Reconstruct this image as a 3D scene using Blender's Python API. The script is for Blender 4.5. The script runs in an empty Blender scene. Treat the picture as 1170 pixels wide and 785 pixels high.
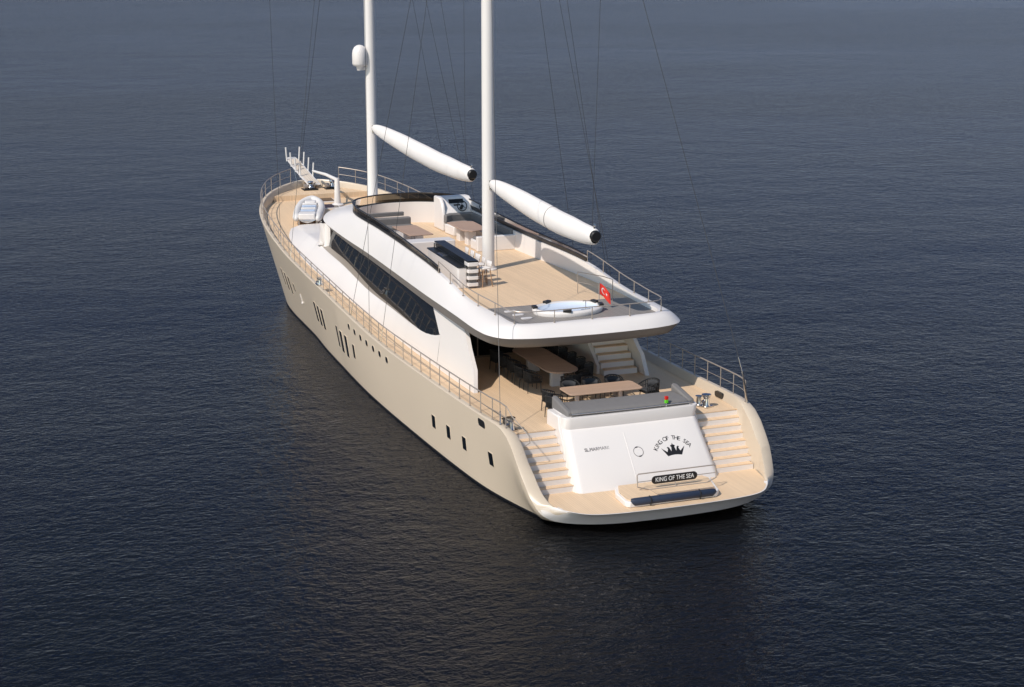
import bpy, bmesh, math, random
import numpy as np
from mathutils import Vector, Matrix

random.seed(7)
S = bpy.context.scene
C = S.collection
R = math.radians

# ------------------------------------------------------------------ camera
CAM = (-50.713, 25.828, 19.941)
YAW, PITCH, FPX = -0.37531, 0.23646, 2026.78
cam_data = bpy.data.cameras.new("camera")
cam = bpy.data.objects.new("camera", cam_data)
C.objects.link(cam)
fw = Vector((math.cos(YAW) * math.cos(PITCH), math.sin(YAW) * math.cos(PITCH), -math.sin(PITCH)))
rt = Vector((math.sin(YAW), -math.cos(YAW), 0))
up = rt.cross(fw)
M = Matrix((rt, up, -fw)).transposed().to_4x4()
M.translation = CAM
cam.matrix_world = M
cam_data.sensor_width = 36
cam_data.lens = 36 * FPX / 1170
cam_data.clip_end = 20000
S.camera = cam

# ------------------------------------------------------------------ light
SUN_EL = R(46.0)
SUN_H = Vector((-0.454, 0.891)).normalized()          # horizontal direction towards the sun
world = bpy.data.worlds.new("World")
S.world = world
world.use_nodes = True
wn = world.node_tree
wn.nodes.clear()
sky = wn.nodes.new("ShaderNodeTexSky")
sky.sky_type = 'NISHITA'
sky.sun_disc = False
sky.sun_elevation = SUN_EL
sky.sun_rotation = math.atan2(SUN_H.x, SUN_H.y)
sky.altitude = 0
sky.air_density = 1.0
sky.dust_density = 0.0
sky.ozone_density = 1.5
bg = wn.nodes.new("ShaderNodeBackground")
bg.inputs['Strength'].default_value = 0.13
wo = wn.nodes.new("ShaderNodeOutputWorld")
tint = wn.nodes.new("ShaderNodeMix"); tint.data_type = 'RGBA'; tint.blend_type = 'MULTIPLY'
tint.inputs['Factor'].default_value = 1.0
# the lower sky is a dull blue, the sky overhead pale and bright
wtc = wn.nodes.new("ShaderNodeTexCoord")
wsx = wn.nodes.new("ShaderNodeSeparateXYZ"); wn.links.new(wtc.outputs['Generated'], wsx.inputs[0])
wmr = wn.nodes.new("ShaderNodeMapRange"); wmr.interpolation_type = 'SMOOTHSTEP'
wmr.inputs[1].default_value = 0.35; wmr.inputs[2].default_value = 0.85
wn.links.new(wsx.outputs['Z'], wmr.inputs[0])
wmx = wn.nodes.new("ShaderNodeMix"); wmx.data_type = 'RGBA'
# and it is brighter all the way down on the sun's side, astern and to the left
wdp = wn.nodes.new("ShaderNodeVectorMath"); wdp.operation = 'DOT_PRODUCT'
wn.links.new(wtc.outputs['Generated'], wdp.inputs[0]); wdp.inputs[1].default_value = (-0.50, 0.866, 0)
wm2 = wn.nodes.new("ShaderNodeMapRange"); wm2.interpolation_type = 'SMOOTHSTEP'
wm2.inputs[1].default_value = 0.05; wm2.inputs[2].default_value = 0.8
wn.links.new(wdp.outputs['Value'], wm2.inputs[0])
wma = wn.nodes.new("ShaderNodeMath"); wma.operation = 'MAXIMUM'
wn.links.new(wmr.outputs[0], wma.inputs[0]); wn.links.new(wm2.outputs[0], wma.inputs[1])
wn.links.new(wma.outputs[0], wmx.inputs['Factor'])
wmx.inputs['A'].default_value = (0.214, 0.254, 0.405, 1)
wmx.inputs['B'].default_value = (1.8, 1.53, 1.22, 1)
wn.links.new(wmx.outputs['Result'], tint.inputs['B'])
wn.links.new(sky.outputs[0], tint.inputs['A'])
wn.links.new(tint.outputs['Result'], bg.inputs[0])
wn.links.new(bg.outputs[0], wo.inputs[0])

sd = bpy.data.lights.new("sun", 'SUN')
sd.energy = 3.95
sd.angle = R(0.6)
sd.color = (1.0, 0.91, 0.81)
sun = bpy.data.objects.new("sun", sd)
C.objects.link(sun)
dirn = Vector((SUN_H.x * math.cos(SUN_EL), SUN_H.y * math.cos(SUN_EL), math.sin(SUN_EL)))
sun.rotation_euler = dirn.to_track_quat('Z', 'Y').to_euler()
sun.location = (0, 60, 80)

S.view_settings.view_transform = 'Standard'
S.view_settings.look = 'None'
S.view_settings.gamma = 1
S.view_settings.use_curve_mapping = False
S.view_settings.exposure = 0.0
S.render.engine = 'CYCLES'
S.cycles.diffuse_bounces = 8
S.cycles.max_bounces = 14

# ------------------------------------------------------------------ materials
def new_mat(name):
    m = bpy.data.materials.new(name)
    m.use_nodes = True
    nt = m.node_tree
    return m, nt, nt.nodes['Principled BSDF']

def paint(name, col, rough=0.35, metal=0.0, var=0.06, scale=1.5, coat=0.0, bump=0.0, bscale=40, spec=0.5):
    """painted surface with a faint wandering tone and gloss"""
    m, nt, b = new_mat(name)
    tc = nt.nodes.new('ShaderNodeTexCoord')
    n = nt.nodes.new('ShaderNodeTexNoise')
    n.inputs['Scale'].default_value = scale
    n.inputs['Detail'].default_value = 5
    nt.links.new(tc.outputs['Object'], n.inputs['Vector'])
    mr = nt.nodes.new('ShaderNodeMapRange')
    mr.inputs[3].default_value = 1 - var
    mr.inputs[4].default_value = 1 + var
    nt.links.new(n.outputs['Fac'], mr.inputs[0])
    mx = nt.nodes.new('ShaderNodeVectorMath')
    mx.operation = 'SCALE'
    mx.inputs[0].default_value = col
    nt.links.new(mr.outputs[0], mx.inputs['Scale'])
    nt.links.new(mx.outputs[0], b.inputs['Base Color'])
    mr2 = nt.nodes.new('ShaderNodeMapRange')
    mr2.inputs[3].default_value = max(0.02, rough - 0.08)
    mr2.inputs[4].default_value = rough + 0.08
    nt.links.new(n.outputs['Fac'], mr2.inputs[0])
    nt.links.new(mr2.outputs[0], b.inputs['Roughness'])
    b.inputs['Metallic'].default_value = metal
    b.inputs['Coat Weight'].default_value = coat
    b.inputs['Specular IOR Level'].default_value = spec
    if bump:
        n2 = nt.nodes.new('ShaderNodeTexNoise')
        n2.inputs['Scale'].default_value = bscale
        n2.inputs['Detail'].default_value = 4
        nt.links.new(tc.outputs['Object'], n2.inputs['Vector'])
        bp = nt.nodes.new('ShaderNodeBump')
        bp.inputs['Strength'].default_value = bump
        bp.inputs['Distance'].default_value = 0.02
        nt.links.new(n2.outputs['Fac'], bp.inputs['Height'])
        nt.links.new(bp.outputs[0], b.inputs['Normal'])
    return m

def teak(name, col, plank=0.09, seam=0.38, var=0.10, axis='Y'):
    """planks running fore and aft with dark caulking seams"""
    m, nt, b = new_mat(name)
    tc = nt.nodes.new('ShaderNodeTexCoord')
    sx = nt.nodes.new('ShaderNodeSeparateXYZ')
    nt.links.new(tc.outputs['Object'], sx.inputs[0])
    dv = nt.nodes.new('ShaderNodeMath'); dv.operation = 'DIVIDE'
    nt.links.new(sx.outputs[axis], dv.inputs[0]); dv.inputs[1].default_value = plank
    fr = nt.nodes.new('ShaderNodeMath'); fr.operation = 'FRACT'
    nt.links.new(dv.outputs[0], fr.inputs[0])
    lt = nt.nodes.new('ShaderNodeMath'); lt.operation = 'LESS_THAN'
    nt.links.new(fr.outputs[0], lt.inputs[0]); lt.inputs[1].default_value = 0.08
    fl = nt.nodes.new('ShaderNodeMath'); fl.operation = 'FLOOR'
    nt.links.new(dv.outputs[0], fl.inputs[0])
    wn_ = nt.nodes.new('ShaderNodeTexWhiteNoise'); wn_.noise_dimensions = '1D'
    nt.links.new(fl.outputs[0], wn_.inputs['W'])
    mp = nt.nodes.new('ShaderNodeMapping')
    mp.inputs['Scale'].default_value = (0.8, 9, 3) if axis == 'Y' else (9, 0.8, 3)
    nt.links.new(tc.outputs['Object'], mp.inputs[0])
    n = nt.nodes.new('ShaderNodeTexNoise'); n.inputs['Scale'].default_value = 1.0; n.inputs['Detail'].default_value = 6
    nt.links.new(mp.outputs[0], n.inputs['Vector'])
    n2 = nt.nodes.new('ShaderNodeTexNoise'); n2.inputs['Scale'].default_value = 0.45; n2.inputs['Detail'].default_value = 3
    nt.links.new(tc.outputs['Object'], n2.inputs['Vector'])
    a1 = nt.nodes.new('ShaderNodeMath'); a1.operation = 'ADD'
    nt.links.new(n.outputs['Fac'], a1.inputs[0]); nt.links.new(n2.outputs['Fac'], a1.inputs[1])
    a2 = nt.nodes.new('ShaderNodeMath'); a2.operation = 'MULTIPLY_ADD'
    nt.links.new(wn_.outputs['Value'], a2.inputs[0]); a2.inputs[1].default_value = 0.6
    nt.links.new(a1.outputs[0], a2.inputs[2])
    mr = nt.nodes.new('ShaderNodeMapRange')
    mr.inputs[1].default_value = 0.6; mr.inputs[2].default_value = 2.0
    mr.inputs[3].default_value = 1 - var; mr.inputs[4].default_value = 1 + var
    nt.links.new(a2.outputs[0], mr.inputs[0])
    sm = nt.nodes.new('ShaderNodeMath'); sm.operation = 'MULTIPLY_ADD'
    nt.links.new(lt.outputs[0], sm.inputs[0]); sm.inputs[1].default_value = -seam; sm.inputs[2].default_value = 1
    ml = nt.nodes.new('ShaderNodeMath'); ml.operation = 'MULTIPLY'
    nt.links.new(mr.outputs[0], ml.inputs[0]); nt.links.new(sm.outputs[0], ml.inputs[1])
    mx = nt.nodes.new('ShaderNodeVectorMath'); mx.operation = 'SCALE'
    mx.inputs[0].default_value = col
    nt.links.new(ml.outputs[0], mx.inputs['Scale'])
    nt.links.new(mx.outputs[0], b.inputs['Base Color'])
    b.inputs['Roughness'].default_value = 0.6
    return m

MAT = {}
MAT['white'] = paint('white_gelcoat', (0.725, 0.69, 0.668), 0.32, var=0.02, scale=0.7, coat=0.15)
MAT['cream'] = paint('cream_gelcoat', (0.55, 0.465, 0.365), 0.3, var=0.02, scale=0.5)
MAT['sprit_plank'] = teak('bleached_planking', (0.66, 0.57, 0.47), plank=.14, seam=.5)
MAT['soffit'] = paint('grey_painted_edge', (0.175, 0.165, 0.16), 0.5, var=0.03)
MAT['sill'] = paint('taupe_sill_paint', (0.30, 0.26, 0.22), 0.4, var=0.04)
MAT['mast'] = paint('white_mast_paint', (0.70, 0.675, 0.655), 0.35, var=0.02)
MAT['teak'] = teak('teak_planking', (0.70, 0.515, 0.34))
MAT['teak_step'] = teak('teak_treads', (0.70, 0.51, 0.335))
MAT['grey_deck'] = teak('grey_deck_planking', (0.235, 0.215, 0.20), plank=0.12, seam=0.4, var=0.1)
MAT['table'] = teak('table_wood', (0.44, 0.30, 0.215), plank=0.14, seam=0.4, var=0.1, axis='X')
MAT['brown_table'] = teak('pale_table_wood', (0.40, 0.275, 0.21), plank=0.2, seam=0.2, var=0.08, axis='X')
MAT['stool_wood'] = paint('stool_wood', (0.34, 0.20, 0.11), 0.5)
MAT['cushion'] = paint('grey_cushion_fabric', (0.17, 0.162, 0.16), 0.85, var=0.1, scale=6, bump=0.3, bscale=120)
MAT['chair'] = paint('black_woven_cord', (0.014, 0.014, 0.015), 0.6, var=0.2, scale=20)
MAT['chair_pad'] = paint('charcoal_seat_pad', (0.035, 0.037, 0.042), 0.85, var=0.15, scale=9)
MAT['black'] = paint('black_plastic', (0.012, 0.012, 0.013), 0.35)
MAT['counter'] = paint('black_stone', (0.012, 0.013, 0.014), 0.30, var=0.25, scale=9, spec=0.22)
MAT['navy'] = paint('navy_cover_fabric', (0.018, 0.028, 0.055), 0.55, var=0.15, scale=5)
MAT['steel'] = paint('polished_steel', (0.62, 0.60, 0.58), 0.22, metal=1.0, var=0.04)
MAT['rail'] = paint('rail_steel', (0.40, 0.345, 0.30), 0.38, metal=0.4, var=0.05)
MAT['wire'] = paint('dark_rigging_wire', (0.035, 0.035, 0.038), 0.5)
MAT['sail'] = paint('white_sail_cloth', (0.74, 0.705, 0.68), 0.7, var=0.03, scale=2, bump=0.25, bscale=3)
MAT['tube_grey'] = paint('pale_grey_rubber', (0.64, 0.62, 0.61), 0.5, var=0.05)
MAT['blue_seat'] = paint('blue_striped_fabric', (0.42, 0.50, 0.64), 0.7, var=0.08)
MAT['pale_blue'] = paint('pale_blue_liner', (0.60, 0.68, 0.80), 0.35, var=0.04)
MAT['dark_hatch'] = paint('smoked_hatch', (0.06, 0.04, 0.03), 0.15)
MAT['red'] = paint('red_flag_cloth', (0.72, 0.035, 0.02), 0.7, var=0.08, scale=5)
MAT['red_lens'] = paint('red_lens', (0.55, 0.02, 0.015), 0.2)
MAT['green_lens'] = paint('green_lens', (0.12, 0.55, 0.03), 0.2)
MAT['lettering'] = paint('black_lettering', (0.012, 0.011, 0.012), 0.4)
MAT['grey_lettering'] = paint('grey_lettering', (0.13, 0.12, 0.125), 0.4)
MAT['white_letter'] = paint('white_lettering', (0.75, 0.75, 0.75), 0.4)

def glass_dark():
    m, nt, b = new_mat('dark_window_glass')
    b.inputs['Base Color'].default_value = (0.006, 0.008, 0.011, 1)
    b.inputs['Roughness'].default_value = 0.03
    b.inputs['IOR'].default_value = 1.5
    b.inputs['Specular IOR Level'].default_value = 0.33
    tc = nt.nodes.new('ShaderNodeTexCoord')
    n = nt.nodes.new('ShaderNodeTexNoise'); n.inputs['Scale'].default_value = 0.5
    nt.links.new(tc.outputs['Object'], n.inputs['Vector'])
    bp = nt.nodes.new('ShaderNodeBump'); bp.inputs['Strength'].default_value = 0.02; bp.inputs['Distance'].default_value = 0.05
    nt.links.new(n.outputs['Fac'], bp.inputs['Height'])
    nt.links.new(bp.outputs[0], b.inputs['Normal'])
    return m
MAT['glass'] = glass_dark()

def tinted():
    m, nt, b = new_mat('tinted_screen_glass')
    out = nt.nodes['Material Output']
    nt.nodes.remove(b)
    tr = nt.nodes.new('ShaderNodeBsdfTransparent'); tr.inputs[0].default_value = (0.13, 0.12, 0.105, 1)
    gl = nt.nodes.new('ShaderNodeBsdfGlossy'); gl.inputs['Roughness'].default_value = 0.04
    fr = nt.nodes.new('ShaderNodeFresnel'); fr.inputs[0].default_value = 1.45
    mx = nt.nodes.new('ShaderNodeMixShader')
    nt.links.new(fr.outputs[0], mx.inputs[0]); nt.links.new(tr.outputs[0], mx.inputs[1]); nt.links.new(gl.outputs[0], mx.inputs[2])
    nt.links.new(mx.outputs[0], out.inputs[0])
    return m
MAT['tint'] = tinted()

def hull_paint():
    m, nt, b = new_mat('hull_cream_paint')
    tc = nt.nodes.new('ShaderNodeTexCoord')
    sx = nt.nodes.new('ShaderNodeSeparateXYZ'); nt.links.new(tc.outputs['Object'], sx.inputs[0])
    lt = nt.nodes.new('ShaderNodeMath'); lt.operation = 'LESS_THAN'; lt.inputs[1].default_value = 0.1
    nt.links.new(sx.outputs['Z'], lt.inputs[0])
    n = nt.nodes.new('ShaderNodeTexNoise'); n.inputs['Scale'].default_value = 0.35; n.inputs['Detail'].default_value = 6
    nt.links.new(tc.outputs['Object'], n.inputs['Vector'])
    mr = nt.nodes.new('ShaderNodeMapRange'); mr.inputs[3].default_value = 0.965; mr.inputs[4].default_value = 1.035
    nt.links.new(n.outputs['Fac'], mr.inputs[0])
    sc = nt.nodes.new('ShaderNodeVectorMath'); sc.operation = 'SCALE'; sc.inputs[0].default_value = (0.65, 0.545, 0.425)
    nt.links.new(mr.outputs[0], sc.inputs['Scale'])
    mx = nt.nodes.new('ShaderNodeMix'); mx.data_type = 'RGBA'
    nt.links.new(lt.outputs[0], mx.inputs['Factor'])
    nt.links.new(sc.outputs[0], mx.inputs['A'])
    mx.inputs['B'].default_value = (0.012, 0.013, 0.018, 1)
    nt.links.new(mx.outputs['Result'], b.inputs['Base Color'])
    b.inputs['Roughness'].default_value = 0.28
    b.inputs['Coat Weight'].default_value = 0.2
    return m
MAT['hull'] = hull_paint()

def water_mat():
    m, nt, b = new_mat('sea_water')
    b.inputs['Base Color'].default_value = (0.004, 0.005, 0.0068, 1)
    b.inputs['Roughness'].default_value = 0.07
    b.inputs['IOR'].default_value = 1.25
    geo = nt.nodes.new('ShaderNodeNewGeometry')
    def layer(scale, stretch, rot, detail, rough, dist):
        mp = nt.nodes.new('ShaderNodeMapping')
        mp.inputs['Rotation'].default_value = (0, 0, R(rot))
        mp.inputs['Scale'].default_value = stretch
        nt.links.new(geo.outputs['Position'], mp.inputs[0])
        n = nt.nodes.new('ShaderNodeTexNoise')
        n.inputs['Scale'].default_value = scale
        n.inputs['Detail'].default_value = detail
        n.inputs['Roughness'].default_value = rough
        n.inputs['Distortion'].default_value = dist
        nt.links.new(mp.outputs[0], n.inputs['Vector'])
        return n
    a = layer(5.2, (1.0, 0.7, 1), 20, 3, 0.6, 0.6)
    c = layer(1.9, (1.0, 0.8, 1), 38, 3, 0.5, 0.4)
    g = layer(0.8, (1.0, 0.75, 1), 30, 3, 0.55, 0.5)
    d = layer(0.17, (1.0, 0.8, 1), 60, 3, 0.5, 0.0)
    e = layer(0.012, (1.0, 0.45, 1), 10, 3, 0.6, 0.8)      # gusts: patches of rougher and calmer water
    gust = nt.nodes.new('ShaderNodeMapRange'); gust.inputs[1].default_value = 0.3; gust.inputs[2].default_value = 0.7
    gust.inputs[3].default_value = 0.6; gust.inputs[4].default_value = 1.3
    nt.links.new(e.outputs['Fac'], gust.inputs[0])
    m1 = nt.nodes.new('ShaderNodeMath'); m1.operation = 'MULTIPLY'; m1.inputs[1].default_value = 0.085
    nt.links.new(a.outputs['Fac'], m1.inputs[0])
    m3 = nt.nodes.new('ShaderNodeMath'); m3.operation = 'MULTIPLY_ADD'; m3.inputs[1].default_value = 0.095
    nt.links.new(c.outputs['Fac'], m3.inputs[0]); nt.links.new(m1.outputs[0], m3.inputs[2])
    m5 = nt.nodes.new('ShaderNodeMath'); m5.operation = 'MULTIPLY_ADD'; m5.inputs[1].default_value = 0.12
    nt.links.new(g.outputs['Fac'], m5.inputs[0]); nt.links.new(m3.outputs[0], m5.inputs[2])
    m4 = nt.nodes.new('ShaderNodeMath'); m4.operation = 'MULTIPLY'
    nt.links.new(m5.outputs[0], m4.inputs[0]); nt.links.new(gust.outputs[0], m4.inputs[1])
    m2 = nt.nodes.new('ShaderNodeMath'); m2.operation = 'MULTIPLY_ADD'; m2.inputs[1].default_value = 0.22
    nt.links.new(d.outputs['Fac'], m2.inputs[0]); nt.links.new(m4.outputs[0], m2.inputs[2])
    bp = nt.nodes.new('ShaderNodeBump')
    bp.inputs['Strength'].default_value = 1.0
    bp.inputs['Distance'].default_value = 1.0
    nt.links.new(m2.outputs[0], bp.inputs['Height'])
    bp2 = nt.nodes.new('ShaderNodeBump')
    bp2.inputs['Strength'].default_value = 0.5
    bp2.inputs['Distance'].default_value = 1.0
    nt.links.new(m2.outputs[0], bp2.inputs['Height'])
    out = nt.nodes['Material Output']
    nt.nodes.remove(b)
    df = nt.nodes.new('ShaderNodeBsdfDiffuse'); df.inputs[0].default_value = (0.0030, 0.0034, 0.0046, 1)
    gl = nt.nodes.new('ShaderNodeBsdfGlossy'); gl.inputs['Roughness'].default_value = 0.07
    gl.inputs['Color'].default_value = (0.90, 0.90, 0.92, 1)
    fr = nt.nodes.new('ShaderNodeFresnel'); fr.inputs['IOR'].default_value = 1.28
    nt.links.new(bp.outputs[0], gl.inputs['Normal']); nt.links.new(bp2.outputs[0], fr.inputs['Normal'])
    mx = nt.nodes.new('ShaderNodeMixShader')
    nt.links.new(fr.outputs[0], mx.inputs[0])
    nt.links.new(df.outputs[0], mx.inputs[1]); nt.links.new(gl.outputs[0], mx.inputs[2]); nt.links.new(mx.outputs[0], out.inputs[0])
    return m
MAT['water'] = water_mat()

# ------------------------------------------------------------------ mesh helpers
class MB:
    def __init__(self):
        self.v = []; self.f = []
    def grid(self, rows, closed_u=False, closed_v=False, flip=False):
        """rows: list of equally long point lists"""
        o = len(self.v); n = len(rows[0]); m = len(rows)
        for r in rows:
            self.v += [tuple(p) for p in r]
        for i in range(m - (0 if closed_v else 1)):
            for j in range(n - (0 if closed_u else 1)):
                a = o + i * n + j; b = o + i * n + (j + 1) % n
                c = o + ((i + 1) % m) * n + (j + 1) % n; d = o + ((i + 1) % m) * n + j
                self.f.append((a, d, c, b) if flip else (a, b, c, d))
        return self
    def poly(self, pts):
        o = len(self.v); self.v += [tuple(p) for p in pts]
        self.f.append(tuple(range(o, o + len(pts)))); return self
    def prism(self, outline, z0, z1):
        """outline (x,y) counter-clockwise; z0/z1 numbers or functions of (x,y)"""
        g = (lambda z: z if callable(z) else (lambda x, y: z))
        a, b = g(z0), g(z1)
        o = len(self.v); n = len(outline)
        self.v += [(x, y, a(x, y)) for x, y in outline] + [(x, y, b(x, y)) for x, y in outline]
        self.f.append(tuple(o + i for i in reversed(range(n))))
        self.f.append(tuple(o + n + i for i in range(n)))
        for i in range(n):
            j = (i + 1) % n
            self.f.append((o + i, o + j, o + n + j, o + n + i))
        return self
    def box(self, x0, x1, y0, y1, z0, z1):
        x0, x1 = sorted((x0, x1)); y0, y1 = sorted((y0, y1)); z0, z1 = sorted((z0, z1))
        return self.prism([(x0, y0), (x1, y0), (x1, y1), (x0, y1)], z0, z1)
    def tube(self, pts, r, n=8, cap=True):
        pts = [Vector(p) for p in pts]; m = len(pts)
        rad = r if isinstance(r, (list, tuple)) else [r] * m
        t0 = (pts[1] - pts[0]).normalized()
        ref = Vector((0, 0, 1)) if abs(t0.z) < 0.9 else Vector((1, 0, 0))
        u = t0.cross(ref).normalized(); rows = []
        for i in range(m):
            t = (pts[min(i + 1, m - 1)] - pts[max(i - 1, 0)]).normalized()
            u = (u - t * u.dot(t)).normalized(); w = t.cross(u)
            rows.append([pts[i] + (u * math.cos(k * 2 * math.pi / n) + w * math.sin(k * 2 * math.pi / n)) * rad[i] for k in range(n)])
        o = len(self.v)
        self.grid(rows, closed_u=True)
        if cap:
            self.f.append(tuple(o + k for k in reversed(range(n))))
            self.f.append(tuple(o + (m - 1) * n + k for k in range(n)))
        return self
    def lathe(self, prof, c=(0, 0, 0), n=20):
        """prof: (r,z) pairs about the vertical through c"""
        rows = [[(c[0] + r * math.cos(k * 2 * math.pi / n), c[1] + r * math.sin(k * 2 * math.pi / n), c[2] + z) for k in range(n)] for r, z in prof]
        o = len(self.v); m = len(rows)
        self.grid(rows, closed_u=True)
        self.f.append(tuple(o + k for k in reversed(range(n))))
        self.f.append(tuple(o + (m - 1) * n + k for k in range(n)))
        return self
    def xf(self, mat):
        self.v = [tuple(mat @ Vector(p)) for p in self.v]; return self
    def build(self, name, mat, parent=None, bevel=0.0, angle=35, seg=2, smooth=True, weld=True, recalc=True):
        me = bpy.data.meshes.new(name)
        me.from_pydata(self.v, [], self.f)
        bm = bmesh.new(); bm.from_mesh(me)
        if weld:
            bmesh.ops.remove_doubles(bm, verts=bm.verts, dist=0.0008)
        if recalc:
            bmesh.ops.recalc_face_normals(bm, faces=bm.faces)
        bm.to_mesh(me); bm.free()
        me.materials.append(MAT[mat] if isinstance(mat, str) else mat)
        if smooth:
            me.polygons.foreach_set('use_smooth', [True] * len(me.polygons))
            me.set_sharp_from_angle(angle=R(angle))
        o = bpy.data.objects.new(name, me)
        C.objects.link(o)
        if parent: o.parent = parent
        if bevel:
            md = o.modifiers.new('bevel', 'BEVEL')
            md.width = bevel; md.segments = seg; md.limit_method = 'ANGLE'; md.angle_limit = R(40)
            md.harden_normals = False
        return o

def thing(name, label, cat, loc=(0, 0, 0), rz=0, group=None):
    o = bpy.data.objects.new(name, None)
    o.empty_display_size = 0.3
    C.objects.link(o)
    o.location = loc; o.rotation_euler = (0, 0, rz)
    o['label'] = label; o['category'] = cat
    if group: o['group'] = group
    return o

def copy_tree(o, parent=None):
    c = o.copy(); C.objects.link(c)
    if parent: c.parent = parent
    for ch in list(o.children): copy_tree(ch, c)
    return c

def interp(pts):
    xs = [p[0] for p in pts]
    def f(x, k=1):
        return float(np.interp(x, xs, [p[k] for p in pts]))
    return f

def crm(pts, per=6, closed=False):
    """Catmull-Rom through points"""
    P = [np.array(p, float) for p in pts]; n = len(P); out = []
    rng = range(n if closed else n - 1)
    for i in rng:
        if closed:
            a, b, c, d = P[i - 1], P[i], P[(i + 1) % n], P[(i + 2) % n]
        else:
            b, c = P[i], P[i + 1]
            a = P[i - 1] if i > 0 else 2 * b - c
            d = P[i + 2] if i + 2 < n else 2 * c - b
        # centripetal parametrisation
        t01 = max(np.linalg.norm(b - a), 1e-6) ** .5; t12 = max(np.linalg.norm(c - b), 1e-6) ** .5; t23 = max(np.linalg.norm(d - c), 1e-6) ** .5
        m1 = (c - b + t12 * ((b - a) / t01 - (c - a) / (t01 + t12)))
        m2 = (c - b + t12 * ((d - c) / t23 - (d - b) / (t12 + t23)))
        for k in range(per):
            t = k / per
            out.append((2*t**3-3*t**2+1)*b + (t**3-2*t**2+t)*m1 + (-2*t**3+3*t**2)*c + (t**3-t**2)*m2)
    if not closed: out.append(P[-1])
    return [tuple(float(q) for q in p) for p in out]

def smooth_fn(pts):
    d = crm(pts, 8); xs = [p[0] for p in d]; ys = [p[1] for p in d]
    return lambda x: float(np.interp(x, xs, ys))

def mir(pts):
    return [(p[0], -p[1], *p[2:]) for p in pts]

def rrect(x0, x1, y0, y1, r, n=5):
    out = []
    for cx, cy, a0 in ((x1 - r, y1 - r, 0), (x0 + r, y1 - r, 90), (x0 + r, y0 + r, 180), (x1 - r, y0 + r, 270)):
        for k in range(n + 1):
            a = R(a0 + 90 * k / n); out.append((cx + r * math.cos(a), cy + r * math.sin(a)))
    return out

def text_mesh(name, s, size, mat, parent, O, u, v, n, depth=0.006, align='CENTER', width=None):
    cu = bpy.data.curves.new(name, 'FONT')
    cu.body = s; cu.size = size; cu.align_x = align; cu.align_y = 'CENTER'; cu.extrude = depth
    tmp = bpy.data.objects.new(name, cu); C.objects.link(tmp)
    dg = bpy.context.evaluated_depsgraph_get(); dg.update()
    me = bpy.data.meshes.new_from_object(tmp.evaluated_get(dg))
    bpy.data.objects.remove(tmp)
    xs = [q.co.x for q in me.vertices]
    k = 1.0 if width is None else width / (max(xs) - min(xs))
    O, u, v, n = Vector(O), Vector(u), Vector(v), Vector(n)
    for q in me.vertices:
        q.co = O + u * (q.co.x * k) + v * q.co.y + n * q.co.z
    me.materials.clear(); me.materials.append(MAT[mat])
    o = bpy.data.objects.new(name, me); C.objects.link(o)
    if parent: o.parent = parent
    return o

# ------------------------------------------------------------------ the sea
mb = MB()
def axis_pts(near, step, far, growth):
    a = list(np.arange(-near, near + .1, step)); s = step
    lo, hi = a[0], a[-1]; L = []; H = []
    while hi < far:
        s *= growth; hi += s; lo -= s; H.append(hi); L.append(lo)
    return L[::-1] + a + H
ax = axis_pts(200, 20, 9000, 1.5)
mb.grid([[(x, y, 0) for y in ax] for x in ax], flip=True)
wat = mb.build('water', 'water', smooth=False, recalc=False)
wat['kind'] = 'structure'

# ------------------------------------------------------------------ the yacht : hull
yacht = thing('sailing_yacht', 'large cream and white two-masted sailing yacht seen from its stern', 'yacht')

zs_pts = [(1.05, .5), (1.2, .7), (1.35, .92), (1.55, 1.15), (1.75, 1.42), (2.0, 1.72), (2.28, 2.0), (2.6, 2.32), (3.0, 2.62), (3.5, 2.83),
          (4.05, 2.9), (5, 2.88), (8, 2.83), (12, 2.81), (17, 2.85), (21, 3.03), (25, 3.28), (30, 3.6), (33, 3.83), (36, 4.22), (39, 4.6),
          (41.5, 4.9), (43.5, 5.2), (45, 5.4), (46.2, 5.5)]
ys_pts = [(1.05, 4.29), (1.2, 4.47), (1.35, 4.57), (1.55, 4.64), (2, 4.74), (2.6, 4.78), (4, 4.82), (6, 4.86), (10, 4.9), (17, 4.95), (25, 4.92),
          (30, 4.87), (34, 4.82), (36.4, 4.75), (39, 4.52), (41, 4.12), (42.6, 3.55), (43.8, 2.85), (45, 1.75), (45.6, 1.0), (45.95, .45), (46.1, 0)]
ZS = smooth_fn(zs_pts)
YSc = crm(ys_pts, 8)
YS = lambda x: float(np.interp(x, [p[0] for p in YSc], [p[1] for p in YSc]))
FW = smooth_fn([(1.0, .74), (2.27, .81), (4.1, .887), (6, .935), (9, .955), (14, .955), (20, .935), (25, .88), (28, .845), (31, .795), (33, .775), (36, .755), (39, .745), (42, .745), (46.1, .74)])
ZD = smooth_fn([(1, 2.57), (4, 2.57), (14, 2.56), (17, 2.57), (21, 2.72), (25, 2.97), (30, 3.28), (33, 3.5), (36, 3.88), (39, 4.24), (43, 4.68), (47, 5.0)])

def hull_pt(X, t):
    """X station at the sheer, t in 0..1 from water to sheer (negative below)"""
    zs, ys = ZS(X), YS(X)
    yw = ys * FW(X)
    s = max(0.0, (X - 30) / 16.1) ** 2 * 2.3
    aft = max(0.0, min(1.0, (6 - X) / 4))
    if t >= 0:
        h = (1 - aft) * t + aft * (1 - (1 - t) ** 2)
        h0 = .35 * (1 - (1 - t) ** 2.2) + .65 * h if X < 24 else h
        y = yw + (ys - yw) * h0
        z = zs * t
        x = X - s * (1 - t)
    else:
        y = yw * (1 - .12 * t * t); z = .8 * t; x = X - s * (1 - .25 * t)
    return (x, y, z)

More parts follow.
